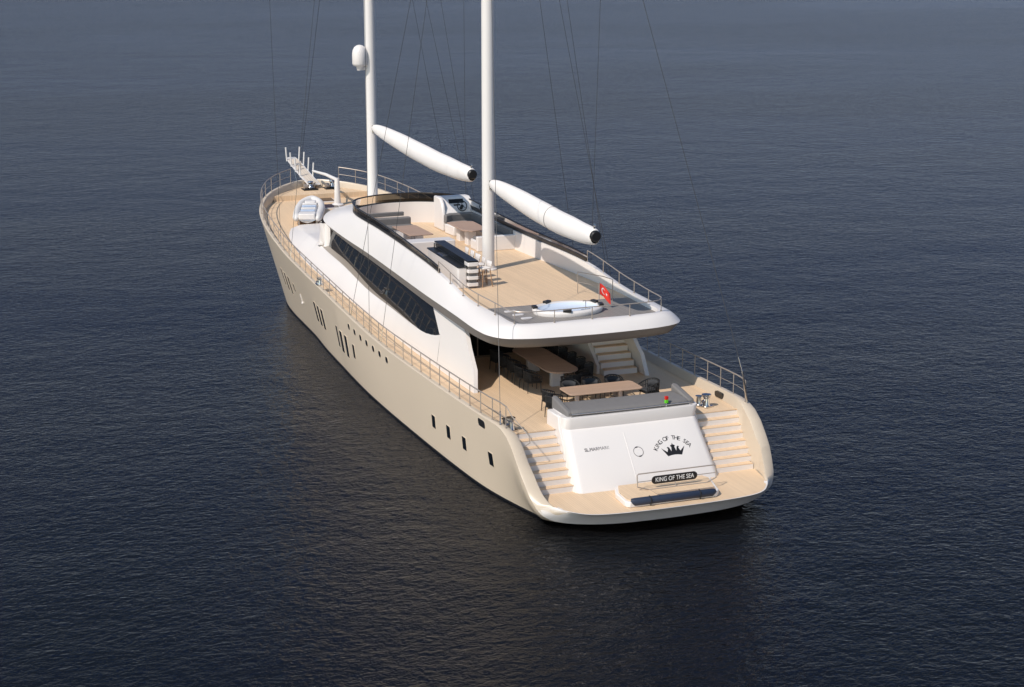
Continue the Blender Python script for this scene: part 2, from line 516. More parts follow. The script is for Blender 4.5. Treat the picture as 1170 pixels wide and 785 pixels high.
def hull_y(x, z):
    X = x
    for _ in range(8):
        p = hull_pt(X, z / ZS(X)); X += (x - p[0]); 
    return hull_pt(X, z / ZS(X))

# stern tail: outer lower edge / inner upper edge of the swept-down bulwark
tail = [((2.0, 4.74, 1.72), (1.88, 4.32, 1.72)), ((1.75, 4.69, 1.42), (1.62, 4.26, 1.40)), ((1.55, 4.64, 1.15), (1.35, 4.19, 1.13)),
        ((1.35, 4.57, .92), (1.0, 4.06, .91)), ((1.2, 4.47, .7), (.64, 3.91, .85)), ((1.1, 4.33, .52), (.32, 3.73, .84)), ((1.0, 4.05, .36), (.0, 3.48, .84)),
        ((.82, 3.75, .3), (-.22, 3.2, .84)), ((.58, 3.35, .28), (-.36, 2.85, .84)), ((.3, 2.75, .28), (-.45, 2.4, .84)), ((.1, 1.9, .28), (-.52, 1.7, .84)), ((.03, 1.0, .28), (-.56, .9, .84)),
        ((0, 0, .28), (-.57, 0, .84))]
bow_X = list(np.arange(2.3, 44.0, .45)) + list(np.linspace(44.0, 45.6, 8)) + [45.75, 45.85, 45.95, 46.03, 46.1]
TL = np.array([list(a) + list(b) for a, b in tail])
tail_d = crm([tuple(r) for r in TL], 4)
outer_tail = [(p[0], p[1], p[2]) for p in tail_d]; inner_tail = [(p[3], p[4], p[5]) for p in tail_d]

TV = [-1, -.5, 0, .06, .13, .22, .33, .46, .6, .75, .88, 1.0]
mb = MB()
for sgn in (1, -1):
    rows = []
    for X in reversed(bow_X):
        rows.append([(x, y * sgn, z) for x, y, z in (hull_pt(X, t) for t in TV)])
    for (x, y, z) in outer_tail:
        # below the tail: round down and forward to the water
        k = min(1, max(0, (x + .2) / 2.2))
        xw = max(x + .15, 1.55 + .35 * k + .35 * (y / 4.7) ** 4 * k); yw = y * (.84 if y < 4.4 else .82)
        row = []
        for t in TV:
            if t < 0: row.append((xw + .3, yw * sgn, .8 * t))
            else:
                h = 1 - (1 - t) ** 2
                row.append((xw + (x - xw) * t, (yw + (y - yw) * h) * sgn, z * t))
        rows.append(row)
    mb.grid(rows, flip=(sgn < 0))
hull = mb.build('hull', 'hull', yacht, angle=50)

# bulwark: cap and inner face, swept down into the platform corner
CAPW = lambda X: .2 + .23 * min(1, max(0, (5.2 - X) / 2.0)) ** 1.5
def inner_line(X):
    e = .02
    a = np.array([X, YS(X)]); 
    dx = 2 * e; dy = YS(min(X + e, 46.1)) - YS(X - e)
    n = np.array([dy, -dx]); n = n / np.linalg.norm(n)
    p = a + n * CAPW(X)
    if p[1] < .0: p[1] = 0.0
    return p
mb = MB(); 
for sgn in (1, -1):
    rows = []
    for X in reversed(bow_X[:-2]):
        ix, iy = inner_line(X); zs = ZS(X); zd = ZD(X) - .03
        if X > 43.7: zd = 4.95
        o = (X, YS(X), zs)
        b_ = max(0, iy - .10)
        if X < 3.9: b_ = min(b_, hull_y(X, .9)[1] - .16)
        rows.append([(o[0], o[1] * sgn, o[2]), (o[0] + (ix - o[0]) * .15, (o[1] + (iy - o[1]) * .15) * sgn, zs + .04), (o[0] + (ix - o[0]) * .85, (o[1] + (iy - o[1]) * .85) * sgn, zs + .04),
                     (ix, iy * sgn, zs - .005), (ix, b_ * sgn, (.8 if X < 3.9 else zd))])
    for o, i in zip(outer_tail, inner_tail):
        L = lambda k, dz=0: (o[0] + (i[0] - o[0]) * k, (o[1] + (i[1] - o[1]) * k) * sgn, o[2] + (i[2] - o[2]) * k + dz)
        if o[1] < 4.2: break
        rows.append([L(0), L(.15, .03), L(.85, .03), L(1), (i[0] + .05, (i[1] - .05) * sgn, .8)])
    mb.grid(rows, flip=(sgn > 0))
bulwark = mb.build('bulwark', 'cream', yacht, angle=50)
# white stern rim under the platform
mb = MB()
for sgn in (1, -1):
    rows = []
    for o, i in zip(outer_tail, inner_tail):
        if o[1] > 4.5: continue
        L = lambda k, dz=0: (o[0] + (i[0] - o[0]) * k, (o[1] + (i[1] - o[1]) * k) * sgn, o[2] + (i[2] - o[2]) * k + dz)
        rows.append([L(0, .001), L(.08, .012), L(.5, .035), L(.92, .03), L(1, .004), (i[0] + .1, i[1] * .985 * sgn, i[2] + .003)])
    mb.grid(rows, flip=(sgn > 0))
rim = mb.build('stern_rim', 'white', yacht, angle=60)

# decks
mb = MB(); rows = []
Xs = [X for X in np.arange(3.93, 43.7, .45)] + [43.9]
for X in Xs:
    ix, iy = inner_line(X); z = ZD(X); w = iy - .06
    rows.append([(ix, y, z) for y in np.linspace(w, -w, 7)])
mb.grid(rows)
main_deck = mb.build('main_deck', 'teak', yacht)
main_deck['label'] = 'teak planked main deck'
mb = MB(); pts = []
Xb = [X for X in bow_X if X > 43.7][:-3]
zb = lambda x: 5.03 + (x - 43.7) * .06
rows = []
for X in [43.7] + Xb:
    ix, iy = inner_line(X); w = max(iy - .06, .02)
    rows.append([(ix, y, zb(ix)) for y in np.linspace(w, -w, 7)])
mb.grid(rows)
x0 = rows[0][0][0]
mb.grid([rows[0], [(x0, p[1], 4.6) for p in rows[0]]])
fore_plat = mb.build('bow_platform', 'teak', yacht, angle=30)
# swim platform
mb = MB()
outl = [(p[0] + .04, p[1] - .0, .835) for p in inner_tail if p[2] < .9]
half = [(2.2, 4.28, .835), (1.3, 4.10, .835)] + [(p[0] + .05, p[1] * .995, .846) for p in inner_tail if p[2] < .88]
rows = [[p, (p[0], 0, p[2])] for p in half]
full = [(p[0], p[1], .846) for p in half] + [(p[0], -p[1], .846) for p in reversed(half[:-1])]
mb.poly(full)
plat = mb.build('swim_platform', 'teak', yacht)

# hull windows, ports and fairleads -- set on both sides
def hull_frame(x, z, sgn):
    a = Vector(hull_y(x - .2, z)); b = Vector(hull_y(x + .2, z)); c = Vector(hull_y(x, z + .15)); d = Vector(hull_y(x, z - .15))
    u = (b - a).normalized(); w = (c - d); w = (w - u * w.dot(u)).normalized(); n = w.cross(u) * 1.0
    p = Vector(hull_y(x, z))
    if n.y < 0: n = -n
    f = lambda q: Vector((q.x, q.y * sgn, q.z))
    return f(p), f(u), f(w), f(n)
def hull_opening(name, x, z, w, h, r, sgn, label=None, frame=.02):
    p, u, v, n = hull_frame(x, z, sgn)
    ol = rrect(-w / 2, w / 2, -h / 2, h / 2, r, 4); ol2 = rrect(-w / 2 - frame, w / 2 + frame, -h / 2 - frame, h / 2 + frame, r + frame * .8, 4)
    P = lambda q, d: p + u * q[0] + v * q[1] + n * d
    m = MB(); m.grid([[P(q, -.03) for q in ol2], [P(q, .008) for q in ol2], [P(q, .010) for q in ol], [P(q, .003) for q in ol]], closed_u=True)
    fr = m.build(name, 'hull' if name != 'fairlead' else 'steel', yacht, angle=40)
    m = MB(); m.poly([P(q, .004) for q in ol]); g = m.build('pane' if name != 'fairlead' else 'opening', 'glass' if name != 'fairlead' else 'black', fr, smooth=False)
    if label: fr['label'] = label
wins = [(36.0, 2.1, .42, .95), (35.2, 2.02, .42, .95), (34.4, 1.95, .42, .95), (33.3, 2.05, .32, .45),
        (28.55, 1.83, .46, 1.0), (27.85, 1.78, .46, 1.0), (27.15, 1.75, .46, 1.0), (24.35, 1.56, .46, 1.0), (23.5, 1.52, .46, 1.0), (22.65, 1.50, .46, 1.0), (21.4, 1.56, .36, .62)]
for s in (1, -1):
    for x, z, w, h in wins: hull_opening('hull_window', x, z, w, h, .03, s)
    for x, z in [(10.74, 1.25), (9.11, 1.28), (7.46, 1.3), (4.95, 1.42)]: hull_opening('hull_window', x, z, .40, .50, .03, s)
    for x, z in [(21.75, 2.6), (20.85, 2.55), (19.95, 2.5), (19.05, 2.47), (18.1, 2.44), (17.2, 2.42), (16.25, 2.39)]: hull_opening('porthole', x, z, .34, .26, .12, s)
    hull_opening('fairlead', 5.5, 2.60, .62, .24, .1, s)
# scuttle drain plate, pale, on the port bow
for s in (1, -1):
    p, u, v, n = hull_frame(32.0, 1.75, s)
    m = MB(); m.tube([p + v * .25 + n * .015, p - v * .15 + n * .015], .02); m.tube([p - v * .15 + n * .01, p - v * .23 + n * .03], [.03, .06])
    m.build('drain_outlet', 'white', yacht)
# inner side of the fairleads
for s in (1, -1):
    m = MB(); ol = rrect(5.2, 5.82, 2.585, 2.80, .09, 4)
    yi = inner_line(5.5)[1] - .055
    m.grid([[(x, (yi - .05) * s, z) for x, z in ol], [(x, (yi + .12) * s, z) for x, z in ol]], closed_u=True)
    m.poly([(x, (yi - .045) * s, z) for x, z in ol])
    m.build('fairlead_inside', 'black', yacht)

# ------------------------------------------------------------------ stern stairs, transom
NR = 8; z0, z1 = .846, 2.57; xs0, xs1 = 2.2, 3.94
rise = (z1 - z0) / NR; run = (xs1 - xs0) / (NR - 1)
for s in (1, -1):
    st = None; m = MB()
    yo = lambda z: 4.18 + .34 * min(1, max(0, (z - .85) / 1.5))
    for k in range(NR):
        xa = xs0 + run * k; z = z0 + rise * (k + 1)
        if k < NR - 1:
            m.box(xa, xs1 + .3, 2.62 * s, yo(z) * s, z - rise - .0, z - .035)
        else:
            m.box(xa, xs1 + .3, 2.62 * s, 4.56 * s, z - rise, z - .04)
    st = m.build('stern_stair', 'white', yacht, bevel=0)
    for k in range(NR):
        xa = xs0 + run * k; z = z0 + rise * (k + 1)
        t = MB().box(xa - .006, xa + run + .02 if k < NR - 1 else xa + .12, 2.70 * s, (yo(z) - .01) * s, z - .035, z if k < NR - 1 else z - .003)
        t.build('tread', 'teak_step', st, bevel=.016)

# transom block: sloping garage door, upright band, ledge
half_b, half_t = 2.76, 2.58
XB, XT, ZT = 1.87, 3.34, 2.65
m = MB()
def tr_row(x, z, w, rnd=1.0):
    ys_ = [w * k for k in (1, .985, .96, .93, .90, .6, .3, 0, -.3, -.6, -.90, -.93, -.96, -.985, -1)]
    return [(x - .06 * (1 - (y / w) ** 2) + rnd * .34 * (1 - math.sqrt(max(0, 1 - (max(0, abs(y) / w - .90) / .10) ** 2))), y, z) for y in ys_]
prof = [tr_row(XB - .02, .846, half_b), tr_row(XB, .90, half_b), tr_row(XT - .03, ZT - .03, half_t), tr_row(XT, ZT, half_t), tr_row(XT + .04, ZT + .02, half_t), tr_row(XT - .02, 3.06, half_t + .02, .6), tr_row(XT + .0, 3.10, half_t + .02, .6), tr_row(XT + .5, 3.11, half_t + .02, .3), tr_row(XT + .55, 2.5, half_t + .02, .3)]
m.grid(prof)
for s in (0, -1):
    side = [r[s] for r in prof]
    m.poly(side + [(3.9, side[0][1], .846)])
transom = m.build('transom', 'white', yacht, angle=45)
# side shoulders between stair and transom
for s in (1, -1):
    m = MB()
    ol = [(2.3, .846), (4.75, .846), (4.75, 3.09), (3.72, 3.09), (3.68, 2.72)]
    y0, y1 = 2.45 * s, 2.66 * s
    m.grid([[(x, y0, z) for x, z in ol], [(x, y1 + (.0 if z > 1 else .03 * s), z) for x, z in ol]], closed_u=True)
    m.poly([(x, y0, z) for x, z in ol]); m.poly([(x, y1 + (.0 if z > 1 else .03 * s), z) for x, z in reversed(ol)])
    m.build('transom_shoulder', 'white', yacht, bevel=.04)
sl = Vector((XT - XB, 0, ZT - .9)).normalized(); U = Vector((0, -1, 0)); Nn = U.cross(sl)
def on_panel(y, v, d=.002):
    xo = -.06 * (1 - (y / 2.6) ** 2)
    return Vector((XB + xo, y, .9)) + sl * (v - .07) + Nn * d
# door seam, ring, crown, lettering
m = MB(); m.tube([on_panel(.45, .35, .002), on_panel(.45, 2.1, .002)], .012, 6); m.build('door_seam', 'white', transom)
m = MB(); m.tube([on_panel(.1 + .18 * math.cos(a), 1.31 + .18 * math.sin(a), .003) for a in np.linspace(0, 2 * math.pi, 33)], .011, 5); m.build('door_ring', 'grey_lettering', transom)
for a in (78, 262):
    m = MB(); m.tube([on_panel(.1 + .18 * math.cos(R(b)), 1.31 + .18 * math.sin(R(b)), .008) for b in (a - 14, a, a + 14)], .02, 5); m.build('ring_latch', 'black', transom)
text_mesh('lettering', 'SL.MARMARIS', .17, 'grey_lettering', transom, on_panel(1.58, 1.58, .004), U, sl, Nn, width=.95)
cy, cv, ra = -1.24, .90, .78
word = 'KING OF THE SEA'
angs = np.linspace(147, 33, len(word))
for ch, a in zip(word, angs):
    if ch == ' ': continue
    a = R(a)
    p = on_panel(cy - ra * math.cos(a), cv + ra * math.sin(a), .004)
    rad = U * math.cos(a) + sl * math.sin(a); tan = U * math.sin(a) - sl * math.cos(a)
    text_mesh('lettering', ch, .225, 'lettering', transom, p, tan, rad, Nn, depth=.004)
crown = [(-.42, .24), (-.235, .035), (-.185, .19), (-.225, .235), (-.18, .28), (-.135, .235), (-.085, .04), (-.055, .26), (-.09, .30), (-.06, .35), (-.03, .345), (0, .44),
         (.03, .345), (.06, .35), (.09, .30), (.055, .26), (.085, .04), (.135, .235), (.18, .28), (.225, .235), (.185, .19), (.235, .035), (.42, .24), (.25, -.16), (.12, -.125), (0, -.115), (-.12, -.125), (-.25, -.16)]
m = MB()
top = [on_panel(cy - x * 1.08, 1.13 + y * .80, .007) for x, y in crown]; bot = [on_panel(cy - x * 1.08, 1.13 + y * .80, -.005) for x, y in crown]
m.poly(top); m.grid([bot, top], closed_u=True)
o = m.build('crown_emblem', 'lettering', transom, smooth=False)

# ------------------------------------------------------------------ superstructure, main deck level
yb = smooth_fn([(9.5, 3.64), (12.6, 3.655), (13.72, 3.655), (15.7, 3.65), (19.3, 3.66), (22.8, 3.73), (27.4, 3.87), (32.4, 3.92), (34.5, 3.85), (37, 3.62), (38.2, 3.2)])
top_edge = smooth_fn([(13.72, 3.87), (14.3, 3.72), (15.2, 3.57), (16.5, 3.50), (20.4, 3.56), (24.1, 3.66), (28.0, 4.03), (31.0, 4.16), (33, 4.25), (34, 4.3), (38.2, 4.3)])
top_y = smooth_fn([(13.72, 3.482), (15.0, 3.49), (16.8, 3.47), (20.4, 3.38), (24.1, 3.34), (28, 3.30), (31, 3.22), (33, 3.12), (34, 3.1), (36.5, 3.0), (38.2, 2.7)])
yg = smooth_fn([(9.5, 3.33), (11.5, 3.35), (13.7, 3.34), (16, 3.27), (20, 3.10), (24, 3.0), (28, 2.95), (31.5, 2.91), (34.6, 2.78)])
ZGf = lambda x: float(np.interp(x, [9, 18, 24, 28.5, 31.2, 33], [4.86, 4.86, 4.93, 5.08, 5.20, 5.26]))
ZG = 4.86
house = None
sillh = lambda x: .10 * min(1, max(0, (x - 20) / 9))
sill_rows = {}
mb = MB()
def wall_y(x, z):
    return yg(x) + .13 * (ZG - z) + .012
# aft wall panel polygon in (x,z)
diag = crm([(13.86, 3.885), (14.24, 4.18), (14.65, 4.48), (15.06, 4.76), (15.35, 4.91)], 4)
polyp = [(9.48, 2.5), (9.78, 3.36), (10.55, 4.0), (11.45, 4.92)] + [(12.5, 4.92), (14.5, 4.92)] + list(reversed(diag)) + [(13.72, 3.86), (13.72, 3.0), (13.72, 2.5), (12.5, 2.5), (11, 2.5)]
for s in (1, -1):
    bm = bmesh.new()
    vs = [bm.verts.new((x, wall_y(x, z) * s, z)) for x, z in polyp]
    vi = [bm.verts.new((x, (wall_y(x, z) - .16) * s, z)) for x, z in polyp]
    f1 = bm.faces.new(vs); f2 = bm.faces.new(list(reversed(vi)))
    for i in range(len(vs)):
        j = (i + 1) % len(vs); bm.faces.new((vs[j], vs[i], vi[i], vi[j]))
    bmesh.ops.triangulate(bm, faces=[f1, f2])
    o = len(mb.v); bm.verts.ensure_lookup_table(); bm.verts.index_update()
    mb.v += [tuple(v.co) for v in bm.verts]; mb.f += [tuple(o + v.index for v in f.verts) for f in bm.faces]
    bm.free()
    # flank loft
    rows = []; sills = []
    for x in list(np.arange(13.72, 38.2, .6)) + [38.2]:
        b_, zb_, ty, tz = yb(x), ZD(x) - .03, top_y(x), top_edge(x)
        row = []
        for t in (0, .08, .25, .5, .75, .92, 1):
            y = b_ + (ty - b_) * (t ** 1.15); row.append((x, y * s, zb_ + (tz - zb_) * t))
        sill = min(ty - .035, wall_y(x, tz) - .015, yg(x) - .09 + .22 * (ZG - tz - sillh(x)) + .01 if x > 21 else 9) if x < 33.2 else ty - .15
        row.append((x, (ty - .03) * s, tz + .015))
        if x < 33.2: sills.append([(x, (ty - .025) * s, tz + .018), (x, sill * s, tz + .025 + sillh(x)), (x, (min(sill - .02, yg(x) - .15)) * s, tz + .025 + sillh(x))])
        row.append((x, sill * s, tz + .02 + (sillh(x) if x < 33.2 else 0)))
        row.append((x, (min(sill - .02, yg(x) - .15) if x < 33.2 else 0) * s, tz + .02 + sillh(x) if x < 33.2 else tz + .06))
        rows.append(row)
    mb.grid(rows, flip=(s < 0)); sill_rows[s] = sills
    # front of the trunk
    r = rows[-1]; mb.poly([(38.2, p[1], p[2]) for p in r] + [(38.2, 0, 3.6)])
house = mb.build('deckhouse', 'white', yacht, angle=40)

# rounded front return of the window recess, under the roof
mb = MB()
for s in (1, -1):
    plan = crm([(31.75, 2.84), (31.85, 2.98), (32.1, 3.10), (32.5, 3.13), (33.1, 3.0), (33.6, 2.6), (33.95, 1.8), (34.1, .9), (34.15, 0)], 5)
    rows = []
    for i, (x, y) in enumerate(plan):
        k = min(1, max(0, (i - 3) / 9)); k = k * k * (3 - 2 * k)
        a_, b_ = plan[max(i - 1, 0)], plan[min(i + 1, len(plan) - 1)]
        t = Vector((b_[0] - a_[0], b_[1] - a_[1])).normalized(); nn = Vector((-t.y, t.x))
        if nn.x < 0 and i > 8: nn = -nn
        if i <= 8 and nn.y < 0: nn = -nn
        rows.append([(x + nn.x * d * k, max(0, y + nn.y * d * k) * s, z) for d, z in [(.16, 4.27), (.08, 4.33), (.03, 4.45), (.0, 4.6), (-.03, 4.85), (-.08, 5.4)]])
    mb.grid(rows)
mb.build('deckhouse_front', 'white', house)

for s in (1, -1):
    m = MB(); m.grid(sill_rows[s]); m.build('window_sill', 'sill', house)
# long side windows
mb_side = {}
for s in (1, -1):
    mb = MB(); rows = []
    for x in [13.74, 13.8, 13.86] + list(np.arange(14.0, 32.0, .3)):
        zl = top_edge(x) + sillh(x)
        zt = float(np.interp(x, [p[0] for p in diag], [p[1] for p in diag])) + .008 if x < 15.35 else ZGf(x) + .05
        zt = max(zt, zl + .01)
        rows.append([(x, min(yg(x) - .09 + .22 * (ZG - z), top_y(x) - .012, wall_y(x, z) - .012 if x < 15.4 else 9) * s, z) for z in (zl, zl + (zt - zl) * .5, zt)])
    mb.grid(rows)
    mb.build('side_window', 'glass', house, smooth=True)

# saloon bulkhead with dark sliding doors, ceiling, inner lining
mb = MB(); mb.box(14.62, 14.75, -3.3, 3.3, 2.58, 4.86)
mb.build('saloon_door', 'glass', house)
mb = MB()
for y in (-3.2, -1.6, 0, 1.6, 3.2): mb.box(14.57, 14.618, y - .03, y + .03, 2.66, 4.85)
mb.box(14.55, 14.62, -3.3, 3.3, 2.575, 2.66)
mb.build('door_frame', 'steel', house)

# stair up to the upper deck, starboard
m = MB(); nst = 10
for k in range(nst):
    xa = 10.05 + .29 * k; z = 2.57 + .235 * (k + 1)
    m.box(xa, xa + .31, -1.95, -3.38, 2.56, z - .035)
upst = m.build('upper_stair', 'white', house)
for k in range(nst):
    xa = 10.05 + .29 * k; z = 2.57 + .235 * (k + 1)
    MB().box(xa - .02, xa + .29, -2.0, -3.35, z - .034, z).build('tread', 'teak_step', upst, bevel=.008)
m = MB(); m.grid([[(x, -1.80, z) for x, z in [(10.4, 2.56), (10.4, 2.9), (12.9, 4.85), (14.6, 4.85), (14.6, 2.56)]], [(x, -1.93, z) for x, z in [(10.4, 2.56), (10.4, 2.9), (12.9, 4.85), (14.6, 4.85), (14.6, 2.56)]]], closed_u=True)
m.poly([(x, -1.80, z) for x, z in [(10.4, 2.56), (10.4, 2.9), (12.9, 4.85), (14.6, 4.85), (14.6, 2.56)]]); m.poly([(x, -1.93, z) for x, z in [(10.4, 2.56), (10.4, 2.9), (12.9, 4.85), (14.6, 4.85), (14.6, 2.56)]])
m.build('stair_side', 'white', upst)

# ------------------------------------------------------------------ upper deck: fascia, coaming, floor
# matched rings from stern centre round the port side to the bow centre:  G (soffit edge), F (fascia lower edge), W (inner upper edge)
ringG = [(6.55, 0), (6.6, 1.3), (6.72, 2.4), (6.95, 3.1), (7.5, 3.52), (8.6, 3.72), (11.3, 3.68), (15.6, 3.48), (20.5, 3.20), (24, 3.06), (28.5, 3.02), (31.2, 2.9), (32.7, 2.4), (33.8, 1.6), (34.4, .8), (34.6, 0)]
ringF = [(6.22, 0), (6.28, 1.4), (6.42, 2.6), (6.78, 3.45), (7.35, 3.80), (8.2, 3.92), (11.2, 3.80), (15.3, 3.64), (20.3, 3.38), (24, 3.27), (28.7, 3.30), (31.7, 3.17), (33.3, 2.6), (34.6, 1.7), (35.3, .8), (35.5, 0)]
zF = [5.25] * 8 + [5.26, 5.32, 5.46, 5.6, 5.66, 5.69, 5.7, 5.7]
ringW = [(6.85, 0), (6.82, 1.3), (6.85, 2.2), (6.98, 2.75), (7.3, 3.05), (8.5, 3.14), (11.2, 3.30), (14.6, 3.25), (20.4, 2.95), (24, 2.87), (27.5, 2.85), (28.6, 2.65), (29.3, 2.2), (29.8, 1.4), (30.05, .7), (30.1, 0)]
zW = [5.66, 5.66, 5.66, 5.66, 5.67, 5.70, 5.80, 6.18, 6.33, 6.42, 6.49, 6.52, 6.53, 6.54, 6.54, 6.54]
zG = [ZG] * 8 + [4.88, 4.93, 5.09, 5.22, 5.27, 5.30, 5.31, 5.31]
dG = crm([(x, y, z) for (x, y), z in zip(ringG, zG)], 6); dF = crm([(x, y, z) for (x, y), z in zip(ringF, zF)], 6); dW = crm([(x, y, z) for (x, y), z in zip(ringW, zW)], 6)
def lerp3(a, b, t, dz=0): return (a[0] + (b[0] - a[0]) * t, a[1] + (b[1] - a[1]) * t, a[2] + (b[2] - a[2]) * t + dz)
def inward(ring, d):
    """offset a half ring inward in plan"""
    out = []; n = len(ring)
    full = ring + mir(ring[::-1])[1:]
    for i in range(n):
        a = np.array(full[i - 1 if i > 0 else 1][:2]); b = np.array(full[i + 1][:2])
        if i == 0: a = np.array([ring[1][0], -ring[1][1]])
        t = b - a; t = t / max(np.linalg.norm(t), 1e-9); nn = np.array([-t[1], t[0]])
        p = np.array(ring[i][:2]); q = p + nn * d
        c = np.array([18., 0.])
        if np.linalg.norm(q - c) > np.linalg.norm(p - c): q = p - nn * d
        if q[1] < 0: q[1] = 0
        out.append((float(q[0]), float(q[1]), ring[i][2]))
    return out
mb = MB(); mb2 = MB()
FL = 5.55
dWi = inward(dW, .16)
for s in (1, -1):
    f = lambda L: [(p[0], p[1] * s, p[2]) for p in L]
    # white fascia / roof with a gentle crown
    rows = [f([lerp3(a, b, t, .10 * math.sin(math.pi * t) * (1 if True else 0)) for a, b in zip(dF, dW)]) for t in (0, .06, .2, .4, .6, .8, .94, 1)]
    rows.append(f([(p[0], p[1], p[2] + .0) for p in dWi]))
    rows.append(f([(p[0], p[1], min(FL - .02, p[2])) for p in inward(dWi, .03)]))
    mb.grid(rows, flip=(s > 0))
    # soffit and grey edge band
    rows = [f(dF), f([lerp3(a, b, .5, -.01) for a, b in zip(dF, dG)]), f(dG), f(inward(dG, .05))]
    mb2.grid(rows[:3] + [f(inward(dG, .25)), f(inward(dG, .75))], flip=(s < 0))
roof = mb.build('upper_deck_fascia', 'white', yacht, angle=50)
band = mb2.build('fascia_underband', 'soffit', roof, angle=50)
# ceiling under the upper deck
mb = MB(); half = inward(dG, .12)
half = [p for p in half if p[0] < 15.2]
mb.poly([(p[0], p[1], ZG + .001) for p in half] + [(p[0], -p[1], ZG + .001) for p in reversed(half)][:-1])
mb.build('awning_ceiling', 'white', roof, smooth=False)
# floor: teak forward of x=10.35, grey deck aft
inner = inward(dWi, .005)
XSPLIT = 10.35
def floor(cond, name, mat, z):
    pts = [p for p in inner if cond(p[0])]
    xs_ = [p[0] for p in inner]; 
    i = next(k for k in range(len(inner) - 1) if inner[k][0] <= XSPLIT < inner[k + 1][0] and inner[k][1] > 1)
    t = (XSPLIT - inner[i][0]) / (inner[i + 1][0] - inner[i][0]); yy = inner[i][1] + (inner[i + 1][1] - inner[i][1]) * t
    cut = (XSPLIT, yy)
    hp = [(p[0], p[1]) for p in pts]
    hp = hp + [cut] if name == 'aft_deck_floor' else [cut] + hp
    m = MB(); m.poly([(x, y, z) for x, y in hp] + [(x, -y, z) for x, y in reversed(hp) if y > 1e-4])
    return m.build(name, mat, roof, smooth=False)
floor(lambda x: x > XSPLIT, 'upper_deck_floor', 'teak', FL)
floor(lambda x: x < XSPLIT, 'aft_deck_floor', 'grey_deck', FL)
m = MB(); m.grid([[(10.33, y, FL + .004) for y in (-3.0, 3.0)], [(10.37, y, FL + .004) for y in (-3.0, 3.0)]]); m.build('deck_strip', 'steel', roof)

# tinted wind screen on the coaming, x > 14.6
scr = [p for p in inward(dW, .06) if p[0] >= 14.5 and True]
def gh(x): return .26 + (x - 14.6) * .012
m = MB(); m2 = MB(); m3 = MB()
full = scr + [(p[0], -p[1], p[2]) for p in reversed(scr)][1:]
lo = [(p[0], p[1], p[2] + .01) for p in full]; hi = [(p[0] - (.10 if p[0] > 27 else 0), p[1] * 1.012, p[2] + gh(p[0])) for p in full]
m.grid([lo, hi]); screen = m.build('wind_screen', 'tint', yacht, smooth=True)
m2.tube(hi, .035, 6); m2.build('screen_top_rail', 'black', screen)
m3.grid([[(p[0], p[1] * 1.004, p[2] + z) for p in lo] for z in (-.02, .15)] + [[(p[0], p[1] * .99, p[2] + z) for p in lo] for z in (.15, -.02)], closed_v=True); m3.build('screen_sill', 'black', screen)

# ------------------------------------------------------------------ railings
def railing(name, path, h, spacing, mids, label, r=.024, lean=0.0, post_r=.018, skip_last=False):
    """path: base points; top rail with posts"""
    P = [Vector(p) for p in path]
    d = [0]
    for a, b in zip(P[:-1], P[1:]): d.append(d[-1] + (b - a).length)
    def at(s):
        for i in range(len(P) - 1):
            if s <= d[i + 1] + 1e-6: 
                t = (s - d[i]) / max(d[i + 1] - d[i], 1e-6); return P[i].lerp(P[i + 1], t)
        return P[-1]
    m = MB(); n = max(2, int(d[-1] / .4))
    for k, hh in enumerate([h] + mids):
        m.tube([at(d[-1] * i / n) + Vector((0, lean * hh * (1 if at(d[-1] * i / n).y > 0 else -1), hh)) for i in range(n + 1)], r if k == 0 else r * .45, 6)
    ro = m.build(name, 'rail', yacht)
    ro['label'] = label
    c = max(1, round(d[-1] / spacing))
    for i in range(c + 1 - (1 if skip_last else 0)):
        p = at(d[-1] * i / c); q = p + Vector((0, lean * h * (1 if p.y > 0 else -1), h))
        MB().tube([p, q], post_r, 6).tube([p, p + Vector((0, 0, .04))], post_r * 2.2, 6).build('rail_post', 'rail', ro)
    return ro
def sheer_path(x0, x1, s, off=.1, step=.6):
    out = []
    for X in np.linspace(x0, x1, int((x1 - x0) / step) + 2):
        ix, iy = inner_line(X); t = .5
        out.append((X + (ix - X) * t, (YS(X) + (iy - YS(X)) * t) * s, ZS(X) + .03))
    return out
railing('railing', sheer_path(3.65, 45.35, 1, step=.4), .78, 1.06, [.38], 'long steel railing on the left bulwark')
railing('railing', sheer_path(3.65, 45.2, -1, step=.4), .78, 1.06, [.38], 'long steel railing on the right bulwark')
ur = [p for p in inward(dW, .03) if p[0] <= 14.6]
path = [(p[0], p[1], p[2] + .0) for p in reversed(ur)] + [(p[0], -p[1], p[2]) for p in ur[1:]]
railing('upper_railing', path, .46, 1.45, [], 'low railing round the aft upper deck', r=.02)
# hand rail down the port stairs
for s in (1, -1):
    m = MB(); m.tube([(3.65, 4.62 * s, 3.68), (3.3, 4.55 * s, 3.4), (2.75, 4.25 * s, 2.95), (2.62, 4.2 * s, 2.85), (2.58, 4.18 * s, 2.62), (2.85, 4.28 * s, 2.42)], .016, 6)
    m.build('stair_hand_rail', 'rail', yacht) if s > 0 else None
# guard rail by the stairwell on the upper deck
m = MB(); m.tube([(11.75, -1.55, FL), (11.75, -1.55, FL + .85), (10.6, -2.1, FL + .85), (9.9, -2.2, FL + .85), (9.9, -2.2, FL)], .018, 6)
m.tube([(11.75, -1.55, FL + .45), (10.6, -2.1, FL + .45), (9.9, -2.2, FL + .45)], .01, 6)
m.build('stairwell_rail', 'rail', yacht)
